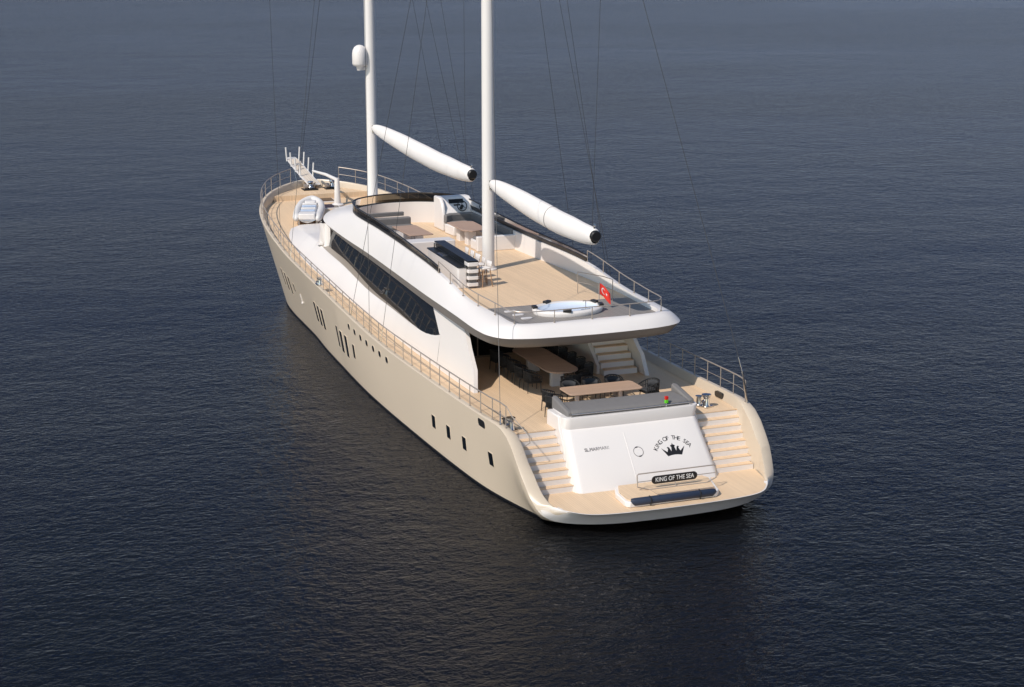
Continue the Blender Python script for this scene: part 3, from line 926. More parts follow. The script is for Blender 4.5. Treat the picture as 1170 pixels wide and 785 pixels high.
# slim rail along the transom ledge
m = MB(); m.tube([(3.40, 2.3, 3.2), (3.34, 0, 3.2), (3.40, -2.3, 3.2)], .018, 6)
for y in (2.3, 1.1, 0, -1.1, -2.3): m.tube([(3.37, y, 3.1), (3.37, y, 3.2)], .012, 6)
m.build('ledge_rail', 'steel', transom)

# ------------------------------------------------------------------ masts, booms, rigging
def mast(x, zb_, zt, r, label):
    m = MB(); m.tube([(x, 0, zb_), (x, 0, zb_ + (zt - zb_) * .55), (x, 0, zt)], [r, r, r * .72], 24)
    o = m.build('mast', 'mast', yacht, angle=40); o['label'] = label
    m = MB(); m.lathe([(r + .10, 0), (r + .10, .05), (r + .04, .09), (r + .02, .16)], (x, 0, zb_), 24); m.build('mast_collar', 'white', o)
    return o
MX, FX = 17.54, 33.9
main_mast = mast(MX, FL, 40.0, .258, 'nearer tall white main mast')
fore_mast = mast(FX, 5.6, 39.0, .258, 'farther white fore mast carrying the dome')
def boom(parent, p0, p1, label, lines):
    p0, p1 = Vector(p0), Vector(p1)
    n = 40; m = MB(); rows = []
    ax_ = (p1 - p0).normalized(); side = Vector((0, 1, 0)); upv = side.cross(ax_) * -1
    if upv.z < 0: upv = -upv
    L = (p1 - p0).length
    prof = crm([(0, .11), (.012, .17), (.05, .24), (.12, .30), (.25, .365), (.45, .415), (.65, .42), (.80, .395), (.90, .355), (.96, .32), (.99, .28), (1.0, .225)], 5)
    sag = lambda t: .13 * math.sin(math.pi * min(1, t) ** 1.6) + .04 * t
    for t, rr in prof:
        c = p0 + ax_ * (L * t) - upv * sag(t)
        row = []
        for k in range(24):
            a = 2 * math.pi * k / 24
            wob = 1 + .012 * math.sin(9 * t * 3 + 3 * a) + .008 * math.sin(31 * t + a)
            row.append(c + side * (math.cos(a) * rr * .84 * wob) + upv * (math.sin(a) * rr * 1.06 * wob))
        rows.append(row)
    m.grid(rows, closed_u=True); m.poly(rows[0][::-1])
    b = m.build('sail_cover', 'sail', parent, angle=60); b['label'] = label
    m = MB(); c = p1 - upv * 0
    m.tube([c - ax_ * .03, c + ax_ * .05, c + ax_ * .09], [.215, .205, .16], 24); m.build('boom_end_cap', 'black', b)
    # batten seams round the cover
    for t in lines:
        rr = np.interp(t, [q[0] for q in prof], [q[1] for q in prof]) + .004
        c = p0 + ax_ * (L * t) - upv * sag(t)
        MB().tube([c + side * (math.cos(a) * rr * .85) + upv * (math.sin(a) * rr * 1.07) for a in np.linspace(0, 2 * math.pi, 25)], .012, 4, cap=False).build('lashing', 'cushion', b)
    # gooseneck
    m = MB(); m.tube([p0 - ax_ * .30 - upv * .1, p0 + ax_ * .06], [.07, .09], 10); m.tube([p0 - ax_ * .12 + upv * .12, p0 - ax_ * .12 - upv * .25], .06, 10)
    m.build('gooseneck', 'steel', b)
    m = MB(); m.tube([p1 - ax_ * .12 + upv * .26, p1 - ax_ * .12 + upv * .36], .03, 6); m.tube([p1 - ax_ * .12 + upv * .36, p1 - ax_ * .08 + upv * .40], .05, 6); m.build('boom_block', 'steel', b)
    return b
boom(main_mast, (17.15, 0, 9.22), (6.68, 0, 8.76), 'white sail cover along the main boom', [.62])
boom(fore_mast, (33.5, 0, 9.75), (19.45, 0, 9.30), 'white sail cover along the fore boom', [])
# satellite dome on the fore mast
m = MB(); m.lathe([(.14, -.28), (.18, -.1), (.33, -.04), (.375, .05), (.375, .50), (.35, .68), (.27, .84), (.15, .93), (.03, .96)], (33.85, .55, 12.85), 22)
dome = m.build('satellite_dome', 'white', fore_mast, angle=60)
m = MB(); m.tube([(33.87, .2, 12.65), (33.85, .60, 12.68)], .09, 8); m.build('dome_bracket', 'mast', dome)
# spreaders high above the picture
for mo, X, zz in ((main_mast, MX, 22.5), (main_mast, MX, 30), (fore_mast, FX, 22.5), (fore_mast, FX, 29.5)):
    m = MB(); w = 5.15 if zz < 25 else 3.0
    m.tube([(X, w, zz), (X, 0, zz - .2), (X, -w, zz)], [.05, .1, .05], 8); m.build('spreader', 'mast', mo)

def stay(a, b, r=.0095, label=None, sag=0):
    a, b = Vector(a), Vector(b)
    m = MB(); m.tube([a, a.lerp(b, .5) + Vector((0, 0, -sag)), b], r, 5)
    o = m.build('stay', 'wire', yacht)
    d = (b - a).normalized()
    MB().tube([a, a + d * .55], r * 2.1, 6).tube([a - Vector((0, 0, .05)), a + Vector((0, 0, .05))], .045, 6).build('turnbuckle', 'steel', o)
    return o
y_at = lambda X, s: (YS(X) - .12) * s
for X, sg_, top in [(18.9, 1, (MX, 5.15, 22)), (18.0, -1, (MX, -5.15, 22)), (21.7, 1, (MX, 0, 31.7)), (18.7, -1, (MX, 0, 31.7)), (17.3, 1, (MX, 0, 33.2)), (14.5, -1, (MX, 0, 31.4)), (15.2, -1, (MX, 0, 37.4)),
                    (34.2, 1, (FX, 5.05, 22)), (33.2, -1, (FX, -4.9, 22)), (32.3, 1, (FX, 0, 38.0)), (34.5, -1, (FX, 0, 27.7)), (31.3, -1, (FX, 0, 29.4)), (30.9, -1, (FX, 0, 38.0))]:
    stay((X, y_at(X, sg_), ZS(X)), top)
stay((4.0, y_at(4.0, 1), ZS(4.0)), (MX - .2, 0, 21.5), .011)
stay((3.45, -4.38, 4.08), (MX - .2, 0, 38), .011)
stay((48.0, 0, 5.86), (FX, 0, 32.9), .011)

# ------------------------------------------------------------------ bow: sprit, windlasses, davit, hatches
m = MB(); rows = []
for x, z, w in [(45.0, 5.30, .36), (46.3, 5.50, .36), (48.0, 5.80, .36), (49.4, 6.07, .35), (50.0, 6.2, .24)]:
    rows.append([(x, w, z), (x, w, z + .07), (x, -w, z + .07), (x, -w, z)])
m.grid(rows, closed_u=True); m.poly(rows[0]); m.poly(rows[-1][::-1])
sprit = m.build('bowsprit', 'white', yacht, bevel=.015)
m = MB(); m.grid([[(x, y, z + .075) for y in (.28, -.28)] for x, z in [(45.1, 5.32), (46.3, 5.50), (48.0, 5.80), (49.4, 6.07), (49.7, 6.13)]]); m.build('sprit_planking', 'sprit_plank', sprit)
for x, z in [(46.6, 5.55), (47.6, 5.73), (48.6, 5.92), (49.6, 6.1)]:
    for y in (.36, -.36):
        MB().tube([(x, y, z), (x, y * 1.15, z + .8)], .042, 6).build('sprit_stanchion', 'mast', sprit)
m = MB(); m.tube([(48.4, .38, 5.9), (48.4, 0, 6.05), (48.4, -.38, 5.9)], .03, 6); m.tube([(49.7, 0, 6.1), (47.5, 0, 3.2)], .02, 6); m.build('sprit_fitting', 'steel', sprit)

def windlass(y, label):
    t = thing('windlass', label, 'windlass', (44.9, y, zb(44.9)), 0, 'windlasses on the bow platform')
    MB().box(-.34, .34, -.42, .42, .0, .05).build('base_plate', 'black', t, bevel=.02)
    MB().lathe([(.16, .05), (.20, .10), (.13, .18), (.11, .30), (.17, .40), (.15, .46), (.05, .48)], (0, -.05, 0), 16).build('drum', 'steel', t)
    MB().tube([(-.05, .14, .16), (-.05, .34, .16)], [.14, .17], 12).build('chain_wheel', 'rail', t)
    MB().tube([(.1, -.30, .05), (.1, -.30, .30), (.02, -.34, .36)], .04, 8).build('brake_lever', 'rail', t)
windlass(.30, 'steel anchor windlass just beside the foot of the bowsprit')
windlass(-.95, 'steel anchor windlass farther right on the bow deck, near the davit arm')

dav = thing('davit', 'white davit crane post with a pale arm on the foredeck', 'crane', (42.05, -.48, ZD(42.05)))
m = MB(); m.tube([(0, 0, 0), (0, 0, .5), (0, 0, 1.5)], [.20, .17, .13], 14); m.lathe([(.34, 0), (.34, .06), (.26, .12)], (0, 0, 0), 14); m.build('post', 'white', dav, angle=40)
m = MB(); m.tube([(0, 0, 1.40), (1.5, .2, 1.50), (3.3, .45, 1.48)], [.10, .085, .06], 10); m.build('arm', 'tube_grey', dav)
MB().tube([(3.25, .44, 1.46), (3.22, .44, 1.2)], .02, 6).build('hook', 'steel', dav)
MB().tube([(.1, 0, .8), (.9, .12, 1.42)], .04, 8).build('ram', 'steel', dav)
for x, y, lab in ((43.1, -.08, 'dark deck hatch beyond the davit post'), (41.75, .05, 'dark deck hatch at the foot of the davit post')):
    t = thing('deck_hatch', lab, 'hatch', (x, y, ZD(x)), 0, 'deck hatches by the davit') 
    sl_ = (ZD(x + .3) - ZD(x - .3)) / .6
    t.rotation_euler = (0, -math.atan(sl_), 0)
    MB().prism(rrect(-.42, .42, -.5, .5, .06), 0, .07).build('frame', 'white', t, bevel=.015)
    MB().prism(rrect(-.36, .36, -.44, .44, .05), .072, .082).build('lid', 'dark_hatch', t)

# tender on the foredeck
tn = thing('tender', 'pale grey inflatable tender with blue striped seats, lying on the foredeck', 'boat', (39.75, 1.72, ZD(39.75) + .12), 0)
tn.rotation_euler = (0, -.10, R(-20)); tn.scale = (.92, .84, .92)
path = crm([(-1.75, .66, .34), (-.6, .72, .34), (.6, .70, .38), (1.4, .5, .46), (1.85, 0, .54), (1.4, -.5, .46), (.6, -.70, .38), (-.6, -.72, .34), (-1.75, -.66, .34)], 6)
m = MB(); rr = [.24] * len(path); rr[0] = .08; rr[1] = .2; rr[-1] = .08; rr[-2] = .2
m.tube(path, rr, 14); m.build('tube', 'tube_grey', tn, angle=60)
m = MB(); rows = []
for x, w, k in [(-1.6, .55, .05), (0, .58, .0), (1.0, .48, .06), (1.6, .2, .25), (1.75, .02, .35)]:
    rows.append([(x, w, .30 + .08 * (x > 1)), (x, w * .6, .1 + k * .5), (x, 0, k), (x, -w * .6, .1 + k * .5), (x, -w, .30 + .08 * (x > 1))])
m.grid(rows); m.poly(rows[0]); m.build('boat_hull', 'white', tn, angle=40)
MB().prism(rrect(-1.62, .9, -.5, .5, .1), .2, .28).build('cockpit_floor', 'pale_blue', tn)
MB().prism(rrect(-1.72, -1.12, -.52, .52, .1), .28, .62).build('stern_seat', 'white', tn, bevel=.04)
for k in range(4):
    x = -1.0 + k * .42
    MB().prism(rrect(x, x + .16, -.45, .45, .04), .30, .66 + .02 * k).build('seat_stripe', 'blue_seat' if k % 2 == 0 else 'white', tn, bevel=.03)
MB().prism(rrect(.55, 1.0, -.35, .35, .1), .28, .74).build('console', 'white', tn, bevel=.05)
m = MB(); m.box(-1.3, 1.0, -.6, -.5, -.12, .1); m.box(-1.3, 1.0, .5, .6, -.12, .1); m.build('cradle', 'white', tn)

# ------------------------------------------------------------------ bollards
def bollard(x, y, z, rz, label, sc=1.0):
    t = thing('mooring_winch', label, 'winch', (x, y, z), rz)
    MB().prism(rrect(-.28 * sc, .28 * sc, -.16 * sc, .16 * sc, .05), 0, .05).build('base', 'steel', t)
    MB().lathe([(.12 * sc, .05), (.10 * sc, .12), (.08 * sc, .26 * sc), (.14 * sc, .34 * sc), (.14 * sc, .38 * sc), (.02, .40 * sc)], (-.13 * sc, 0, 0), 16).build('drum', 'steel', t)
    MB().lathe([(.10 * sc, .05), (.08 * sc, .12), (.07 * sc, .24 * sc), (.11 * sc, .28 * sc), (.02, .30 * sc)], (.15 * sc, 0, 0), 16).build('post', 'steel', t)
    MB().tube([(-.13 * sc, -.10 * sc, .2 * sc), (-.13 * sc, .20 * sc, .2 * sc)], .045, 8).build('crossbar', 'steel', t)
bollard(4.75, -3.5, 2.575, .4, 'steel mooring winch at the head of the right-hand stern stairs', 1.25)
bollard(4.5, 4.22, 2.575, .2, 'steel mooring winch at the aft end of the left railing', 1.25)
bollard(27.0, 4.74, ZS(27) + .035, 0, 'small steel mooring winch on the left bulwark cap amidships', .9)
for s in (1, -1):
    t = (4.0, 4.68 * s, ZS(4))
m = MB(); m.tube([(3.55, -4.66, 2.93), (3.50, -4.52, 3.5), (3.45, -4.38, 4.08)], [.035, .05, .025], 8); m.build('stay_tensioner', 'steel', yacht)

# ------------------------------------------------------------------ folded gangway on the swim platform
gw = thing('folded_gangway', 'low boarding step on the swim platform, teak top and navy front bolster', 'boarding step', (0, 0, .85))
ol = [(1.62, -1.95), (1.62, 1.45), (.95, 1.72), (.02, 1.80), (-.12, 1.68), (-.12, -1.55), (.02, -1.70), (1.3, -2.05)]
m = MB(); m.prism([(x, y) for x, y in ol][::-1], .0, .2); m.build('base', 'white', gw, bevel=.03)
m = MB(); m.prism([(.8 + (x - .8) * .9, -.1 + (y + .1) * .94) for x, y in ol][::-1], .2, .235); m.build('top', 'teak', gw)
m = MB(); m.tube([(-.02, 1.62, .20), (-.06, 1.5, .17), (-.08, -1.38, .17), (-.04, -1.50, .20)], [.09, .135, .135, .09], 14); m.build('bolster', 'navy', gw, angle=50)
for y in (.95, -.9):
    MB().tube([(-.05, y, .32), (-.2, y, .27), (-.23, y, .12), (-.15, y, .02)], .02, 5).build('strap', 'black', gw)
rail_pts = [(.75, .55, .24), (.8, .98, .36), (.86, .98, .74), (.88, .92, .79), (.88, -1.92, .79), (.86, -2.0, .74), (.8, -2.0, .36), (.75, -1.62, .24), (.75, .55, .24)]
m = MB(); m.tube(rail_pts, .022, 6)
m.tube([(.85, .98, .52), (.85, .36, .52)], .014, 6); m.tube([(.85, -1.22, .52), (.85, -2.0, .52)], .014, 6); m.tube([(.85, -.45, .40), (.78, -.45, .24)], .016, 6)
m.tube([(.75, .55, .24), (.15, .55, .26), (.15, -1.6, .26)], .014, 6)
gr = m.build('rail', 'rail', gw)
m = MB(); pl_ = rrect(-.86, .86, -.14, .14, .138, 6)
m.grid([[(.865, -.43 + a, .52 + b) for a, b in pl_], [(.835, -.43 + a, .52 + b) for a, b in pl_]], closed_u=True)
m.poly([(.865, -.43 + a, .52 + b) for a, b in pl_]); m.poly([(.835, -.43 + a, .52 + b) for a, b in pl_])
sg = m.build('name_plate', 'lettering', gw, smooth=False)
text_mesh('lettering', 'KING OF THE SEA', .22, 'white_letter', sg, (.832, -.43, .52), (0, -1, 0), (0, 0, 1), (-1, 0, 0), depth=.004, width=1.45)

# ------------------------------------------------------------------ aft cockpit furniture
be = thing('cockpit_sunpad', 'long grey sun pad with raised ends along the top of the transom', 'sun pad', (0, 0, 2.57))
m = MB(); m.prism([(3.86, 2.45), (3.86, -2.45), (4.75, -2.45), (4.75, 2.45)][::-1], 0, .53); m.build('base', 'white', be, bevel=.03)
m = MB(); rows = []
for x, z in [(3.47, .545), (3.44, .62), (3.50, .70), (3.7, .725), (4.5, .72), (4.78, .70), (4.84, .62), (4.80, .53), (3.6, .53)]:
    rows.append([(x - .05 * (1 - (y / 2.4) ** 2), y, z) for y in np.linspace(2.26, -2.22, 11)])
m.grid(rows, closed_v=True); m.poly([r[0] for r in rows]); m.poly([r[-1] for r in rows][::-1]); m.build('pad', 'cushion', be, angle=60, bevel=.02)
for s in (1, -1):
    y0_, y1_ = (2.20, 2.42) if s > 0 else (-2.50, -2.24)
    m = MB(); m.prism([(3.50, y0_), (4.85, y0_), (5.0, (y0_ + y1_) / 2), (4.85, y1_), (3.50, y1_)], .1, lambda x, y: .70 + min(.24, max(0, x - 3.5) * .22)); m.build('end_cushion', 'cushion', be, bevel=.06)
    m = MB(); m.box(3.5, 4.85, y0_ + .02, y1_ - .02, 0, .12); m.build('end_base', 'white', be)

nl = thing('signal_light', 'small red over green signal light on a thin stem on the transom ledge', 'light', (3.42, -1.35, 3.11))
MB().tube([(0, 0, 0), (0, 0, .14)], .018, 8).build('stem', 'white', nl)
MB().prism(rrect(-.05, .05, -.062, .062, .02), .135, .255).build('lower_lens', 'green_lens', nl, bevel=.012)
MB().prism(rrect(-.05, .05, -.062, .062, .02), .26, .385).build('upper_lens', 'red_lens', nl, bevel=.012)

def table(name, label, loc, ol, h, mat, legs):
    t = thing(name, label, 'table', loc)
    MB().prism(ol, h - .05, h).build('tabletop', mat, t, bevel=.015)
    for lx, ly, w, d in legs:
        MB().prism(rrect(lx - w, lx + w, ly - d, ly + d, .03), 0, h - .05).build('leg', 'white', t)
    return t
table('dining_table', 'rectangular wooden dining table beside the transom sun pad', (5.9, .05, 2.57), rrect(-.58, .58, -1.45, 1.45, .18), .76, 'table', [(0, .95, .09, .06), (0, -.75, .09, .06)])
table('oval_table', 'long dark oval dining table under the overhang', (10.6, .32, 2.57), rrect(-2.2, 2.2, -.66, .66, .62, 8), .76, 'table', [(-1.2, 0, .12, .25), (1.2, 0, .12, .25)])

# woven armchair, faces local +x
def armchair(label, loc, rz, group):
    t = thing('armchair', label, 'chair', loc, rz, group)
    for lx in (-.24, .25):
        for ly in (-.25, .25):
            MB().tube([(lx * 1.08, ly * 1.08, 0), (lx, ly, .40)], [.014, .02], 6).build('leg', 'chair', t)
    MB().prism(rrect(-.27, .31, -.29, .29, .08), .37, .42).build('seat_frame', 'chair', t, bevel=.01)
    MB().prism(rrect(-.22, .28, -.24, .24, .08), .422, .50).build('seat_cushion', 'chair_pad', t, bevel=.03)
    m = MB()
    arc = [(.30, -.30), (.05, -.33), (-.18, -.31), (-.29, -.18), (-.32, 0), (-.29, .18), (-.18, .31), (.05, .33), (.30, .30)]
    arc = crm([(a, b) for a, b in arc], 3)
    n = len(arc); topz = [.62 + .20 * math.sin(math.pi * i / (n - 1)) ** .8 for i in range(n)]
    m.tube([(x, y, z) for (x, y), z in zip(arc, topz)], .022, 6)
    m.tube([(x * .98, y * .98, .42 + (z - .42) * .5) for (x, y), z in zip(arc, topz)], .012, 5)
    for i in range(0, n):
        x, y = arc[i]; m.tube([(x * .95, y * .95, .40), (x, y, topz[i])], .011 if i % 2 else .016, 5)
    m.build('woven_back', 'chair', t)
    m = MB(); rows = []
    for i in range(5, n - 5):
        x, y = arc[i]; rows.append([(x * .9, y * .9, .48), (x * .93, y * .93, topz[i] - .04)])
    m.grid(rows)
    o = m.build('back_pad', 'chair_pad', t)
    sm_ = o.modifiers.new('thick', 'SOLIDIFY'); sm_.thickness = .05
    return t
Zc = 2.57
first = armchair('x', (0, 0, 0), 0, 'x')
used = [False]
def chair(label, x, y, deg, group):
    if not used[0]:
        c = first; used[0] = True
    else: c = copy_tree(first)
    c.location = (x, y, Zc); c.rotation_euler = (0, 0, R(deg)); c['label'] = label; c['group'] = group
GA = 'black woven armchairs round the rectangular table'
GB = 'black woven armchairs round the oval table'
chair('black woven armchair at the right-hand end of the rectangular table', 6.05, -1.98, 98, GA)
chair('black woven armchair behind the rectangular table, nearest its right end', 6.95, -.95, 182, GA)
chair('black woven armchair in the middle of the far side of the rectangular table', 6.98, -.05, 176, GA)
chair('black woven armchair behind the rectangular table, nearest its left end', 6.95, .82, 184, GA)
chair('black woven armchair at the left-hand end of the rectangular table', 6.1, 1.92, -84, GA)
chair('black woven armchair pushed back by the left end of the sun pad', 5.35, 2.08, -70, GA)
words = ['nearest the stern', 'second from the stern', 'third from the stern', 'fourth from the stern', 'farthest from the stern']
for i in range(5):
    chair(f'black woven armchair on the left side of the oval table, {words[i]}', 8.95 + i * .86, 1.52 + random.uniform(-.04, .04), -90 + random.uniform(-6, 6), GB)
    chair(f'black woven armchair on the right side of the oval table, {words[i]}', 9.2 + i * .86, -.76 + random.uniform(-.04, .04), 90 + random.uniform(-6, 6), GB)
chair('black woven armchair at the near rounded end of the oval table', 8.02, .3, 3, GB)

# ------------------------------------------------------------------ upper deck furniture
ub = thing('deck_bar', 'white bar with black counters and an end stack of rounded shelves', 'bar', (14.1, 1.95, FL), math.atan2(-.27, 4.8))
MB().prism(rrect(.52, 4.75, -.17, .19, .06), 0, 1.04).build('front', 'white', ub, bevel=.015)
MB().prism(rrect(.0, 4.85, -.23, .23, .05), 1.062, 1.11).build('bar_top', 'counter', ub, bevel=.012)
MB().prism(rrect(.12, 4.6, .21, .60, .08), 0, .84).build('back_cabinet', 'white', ub, bevel=.02)
MB().prism(rrect(.09, 4.65, .20, .62, .08), .842, .88).build('counter', 'counter', ub, bevel=.01)
MB().prism(rrect(2.5, 3.3, .27, .55, .05), .878, .892).build('sink', 'steel', ub)
MB().tube([(4.2, .4, .88), (4.2, .4, 1.12), (4.0, .4, 1.16)], .025, 6).build('tap', 'steel', ub)
MB().box(.53, 4.74, .192, .205, .885, 1.058).build('back_panel', 'counter', ub)
for k in range(4):
    MB().prism(rrect(-.04, .50, -.22, .22, .04, 4), .09 + .27 * k, .09 + .27 * k + (.13 if k < 3 else .15)).build('shelf', 'white', ub, bevel=.008)
MB().prism(rrect(.08, .48, -.18, .18, .03, 4), 0, 1.0).build('shelf_core', 'soffit', ub)

def stool():
    t = thing('bar_stool', 'x', 'stool', (0, 0, 0))
    for lx in (-.19, .19):
        for ly in (-.19, .19):
            MB().tube([(lx * 1.2, ly * 1.2, 0), (lx * .8, ly * .8, .72)], .02, 6).build('leg', 'stool_wood', t)
    MB().tube([(.2, -.2, .25), (.2, .2, .25), (-.2, .2, .25), (-.2, -.2, .25), (.2, -.2, .25)], .012, 5).build('foot_ring', 'stool_wood', t)
    MB().prism(rrect(-.21, .21, -.21, .21, .08), .72, .78).build('seat', 'white', t, bevel=.02)
    m = MB(); m.grid([[(-.20 + .05 * abs(y) ** 1.2 - .03 * t_, y, .78 + .24 * t_) for y in np.linspace(-.2, .2, 7)] for t_ in (0, .5, 1)])
    o = m.build('backrest', 'white', t); md = o.modifiers.new('thick', 'SOLIDIFY'); md.thickness = .03
    return t
sw = ['nearest the stern', 'second from the stern', 'third from the stern', 'fourth from the stern', 'farthest from the stern']
s0 = stool()
for i in range(5):
    c = s0 if i == 0 else copy_tree(s0)
    c.location = (14.35 + i * .78, 1.36 - i * .045, FL); c.rotation_euler = (0, 0, R(92 + random.uniform(-6, 6)))
    c['label'] = f'white backed wooden bar stool at the deck bar, {sw[i]}'; c['group'] = 'bar stools in front of the deck bar'

# port lounge: white sofa in a U with grey cushions, low table
so = thing('lounge_sofa', 'white sofa with grey cushions on the left under the wind screen', 'sofa', (0, 0, FL))
def sofa_part(name, ol, z0_, z1_, mat, bev=.03): MB().prism(ol, z0_, z1_).build(name, mat, so_cur, bevel=bev)
so_cur = so
sofa_part('base', [(20.7, .35), (26.9, .35), (26.9, 2.55), (26.1, 2.62), (20.7, 2.62)], 0, .05, 'white')
sofa_part('forward_seat', rrect(25.9, 26.9, .35, 2.5, .06), .05, .42, 'white')
sofa_part('side_seat', rrect(21.6, 26.0, 2.0, 2.6, .06), .05, .42, 'white')
sofa_part('aft_seat', rrect(20.75, 21.6, .30, 2.6, .06), .05, .74, 'white')
sofa_part('seat_cushion', rrect(25.85, 26.6, .4, 2.4, .08), .42, .54, 'cushion')
sofa_part('seat_cushion', rrect(21.55, 25.8, 2.05, 2.45, .08), .42, .54, 'cushion')
MB().prism(rrect(26.55, 26.85, .4, 2.35, .08), .43, .85).build('back_cushion', 'cushion', so, bevel=.05)
MB().prism(rrect(27.3, 27.5, .5, 2.3, .05), .80, .98).build('shelf_strip', 'cushion', so, bevel=.02)
table('lounge_table', 'low square-cornered brown table in front of the left lounge sofa', (23.75, 1.22, FL + .05), rrect(-1.3, 1.25, -.5, .62, .05), .70, 'brown_table', [(-.5, 0, .3, .2), (.6, 0, .3, .2)])

# starboard dinette
so2 = thing('dinette_sofa', 'white curved dinette sofa with grey back cushions on the right, by the helm console', 'sofa', (0, 0, FL))
so_cur = so2
sofa_part('base', [(26.75, -2.85), (26.75, -1.45), (26.5, -1.22), (25.5, -1.30), (25.4, -2.05), (22.5, -2.05), (22.4, -.98), (21.55, -1.0), (21.45, -2.85)][::-1], 0, .45, 'white', .05)
sofa_part('aft_back', rrect(21.42, 21.66, -2.84, -.96, .05), .0, .66, 'white', .03)
MB().prism([(26.95, -2.8), (26.95, -1.55), (26.6, -1.2), (26.35, -1.25), (26.6, -1.6), (26.62, -2.62), (21.7, -2.62), (21.7, -2.84)][::-1], .45, .86).build('back_cushion', 'cushion', so2, bevel=.06)
MB().prism([(26.55, -2.55), (26.55, -1.6), (26.3, -1.3), (25.6, -1.4), (25.5, -2.15), (22.4, -2.15), (22.3, -1.05), (21.7, -1.05), (21.7, -2.55)][::-1], .452, .54).build('seat_cushion', 'cushion', so2, bevel=.03)
table('dinette_table', 'brown table with cut corners in front of the right-hand dinette sofa', (23.9, -1.35, FL), [(-1.35, .2), (-1.0, -.65), (1.1, -.75), (1.4, -.3), (1.25, .5), (-.9, .55)], .74, 'brown_table', [(-.5, 0, .22, .2), (.6, 0, .22, .2)])

# helm console
he = thing('helm_console', 'white helm console with a small steering wheel and dark screens', 'helm', (0, 0, FL))
m = MB(); prof = [(26.98, 0), (26.98, .78), (27.55, 1.42), (27.75, 1.50), (28.3, 1.48), (28.3, 0)]
ends = (-1.34, -2.92)
m.grid([[(x, e, z) for x, z in prof] for e in ends], closed_u=True); m.poly([(x, ends[0], z) for x, z in prof]); m.poly([(x, ends[1], z) for x, z in prof][::-1])
m.build('body', 'white', he, bevel=.05)
m = MB(); m.grid([[(x, y, z) for x, z in [(26.95, 0), (26.95, .80), (27.1, 1.25), (27.4, 1.52), (28.25, 1.52), (28.25, 0)]] for y in (-1.28, -1.46)], closed_u=True)
for y in (-1.28, -1.46): m.poly([(x, y, z) for x, z in [(26.95, 0), (26.95, .80), (27.1, 1.25), (27.4, 1.52), (28.25, 1.52), (28.25, 0)]])
m.build('side_wing', 'white', he, bevel=.06)
sv = Vector((.57, 0, .64)).normalized(); sn = Vector((-.64, 0, .57)).normalized()
def on_helm(y, v, d): return Vector((26.98, y, .78)) + sv * v + sn * d
for v0, v1, w in ((.60, .82, .36), (.46, .53, .16)):
    m = MB(); m.grid([[on_helm(-2.12 + w, v1, .0), on_helm(-2.12 - w, v1, .0), on_helm(-2.12 - w, v0, .0), on_helm(-2.12 + w, v0, .0)], [on_helm(-2.12 + w, v1, .02), on_helm(-2.12 - w, v1, .02), on_helm(-2.12 - w, v0, .02), on_helm(-2.12 + w, v0, .02)]], closed_u=True)
    m.poly([on_helm(-2.12 + w, v1, .02), on_helm(-2.12 - w, v1, .02), on_helm(-2.12 - w, v0, .02), on_helm(-2.12 + w, v0, .02)])
    m.build('screen', 'counter', he, smooth=False)
m = MB(); wc = on_helm(-2.28, .30, .20)
wu, wv = Vector((0, 1, 0)), Vector((.25, 0, .97))
m.tube([wc + wu * (.23 * math.cos(a)) + wv * (.23 * math.sin(a)) for a in np.linspace(0, 2 * math.pi, 29)], .022, 6)
for a in (90, 210, 330): m.tube([wc, wc + wu * (.23 * math.cos(R(a))) + wv * (.23 * math.sin(R(a)))], .013, 5)
m.tube([wc - sn * .22, wc + sn * .02], .075, 12)
m.build('steering_wheel', 'black', he)

# oval tub on the aft deck
tb = thing('plunge_tub', 'white oval tub with pale blue liner and dark pads on the grey aft deck', 'tub', (8.85, .12, FL), R(3))
def ell(a, b, z, n=44): return [(a * math.cos(2 * math.pi * k / n), b * math.sin(2 * math.pi * k / n), z) for k in range(n)]
m = MB(); m.grid([ell(.98, 1.36, .004), ell(1.02, 1.40, .12), ell(.98, 1.36, .20), ell(.86, 1.24, .21), ell(.80, 1.18, .17)], closed_u=True); m.build('rim', 'white', tb, angle=60)
m = MB(); m.grid([ell(.80, 1.18, .17), ell(.72, 1.08, .09), ell(.3, .5, .07)], closed_u=True); m.poly(ell(.3, .5, .07)); m.build('liner', 'pale_blue', tb, angle=60)
for a in (75, 20, 285, 250, 160):
    a = R(a); x, y = .93 * math.cos(a), 1.30 * math.sin(a)
    mm = MB().box(-.09, .09, -.16, .16, 0, .10); mm.xf(Matrix.Translation((x, y, .19)) @ Matrix.Rotation(math.atan2(y, x), 4, 'Z')); mm.build('pad', 'black', tb, bevel=.02)
MB().tube([(-.3, -.6, .08), (-.3, -.6, .42), (-.3, -.48, .42)], .02, 6).tube([(-.3, -.8, .1), (-.3, -.4, .1)], .015, 5).build('tap', 'steel', tb)
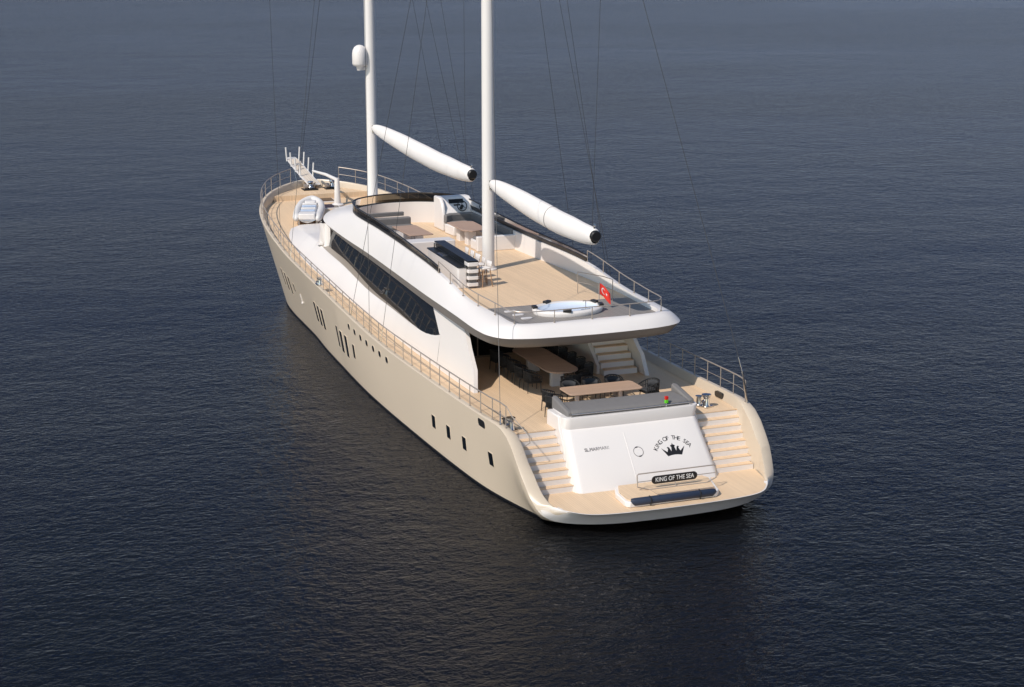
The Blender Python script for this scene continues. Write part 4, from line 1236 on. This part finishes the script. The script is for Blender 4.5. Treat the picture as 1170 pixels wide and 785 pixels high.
for k, (x, y) in enumerate([(9.6, 2.15), (8.95, 2.08), (8.3, 2.0)]):
    tag = MB().prism(rrect(x - .1, x + .1, y - .22, y + .22, .09), FL + .002, FL + .03).build('deck_light', 'white', None)
    tag['label'] = ['small white round-ended deck light farthest from the stern beside the tub', 'small white round-ended deck light in the middle beside the tub', 'small white round-ended deck light closest to the stern beside the tub'][k]
    tag['category'] = 'deck light'; tag['group'] = 'deck lights beside the oval tub'

# flag
fg = thing('ensign', 'red flag with white crescent and star on a thin pole beside the tub', 'flag', (8.95, -1.2, FL))
MB().tube([(0, 0, 0), (0, -.01, .98)], .018, 8).build('pole', 'rail', fg)
def flag_pt(u, v):   # u along fly 0..1, v up 0..1
    return Vector((-.10 * u + .05 * math.sin(5 * u + 1.5 * v) * u, -.02 - .46 * u * (1 - .12 * u), .55 + .42 * v - .42 * u ** 1.1 + .02 * math.sin(6 * u)))
m = MB(); m.grid([[flag_pt(i / 14, j / 8) for j in range(9)] for i in range(15)]); cl = m.build('cloth', 'red', fg, angle=80)
def disc_on(name, f):
    m = MB()
    for d in (.006, -.006):
        pts = f
        o = len(m.v)
        m.poly([flag_pt(u, v) + Vector((d * 1.0, d * .2, 0)) for u, v in pts])
    m.build(name, 'white_letter', cl, smooth=False, recalc=False)
cres = [(.34 + .17 * math.cos(a), .5 + .26 * math.sin(a)) for a in np.linspace(R(40), R(320), 22)] + [(.375 + .135 * math.cos(a), .5 + .205 * math.sin(a)) for a in np.linspace(R(318), R(42), 22)]
m = MB()
for d in (.007, -.007):
    n_ = 22; o_ = cres[:22]; i_ = cres[22:][::-1]
    m.grid([[flag_pt(u, v) + Vector((d, d * .2, 0)) for u, v in o_], [flag_pt(u, v) + Vector((d, d * .2, 0)) for u, v in i_]])
m.build('crescent', 'white_letter', cl, smooth=False, recalc=False, weld=False)
star = []
for k in range(10):
    a = R(180 + 36 * k); r_ = (.09, .14) if k % 2 == 0 else (.036, .056)
    star.append((.60 + r_[0] * math.cos(a), .5 + r_[1] * math.sin(a)))
m = MB()
for d in (.007, -.007):
    cpt = flag_pt(.60, .5) + Vector((d, d * .2, 0))
    for k in range(10):
        m.poly([cpt, flag_pt(*star[k]) + Vector((d, d * .2, 0)), flag_pt(*star[(k + 1) % 10]) + Vector((d, d * .2, 0))])
m.build('star', 'white_letter', cl, smooth=False, recalc=False, weld=False)
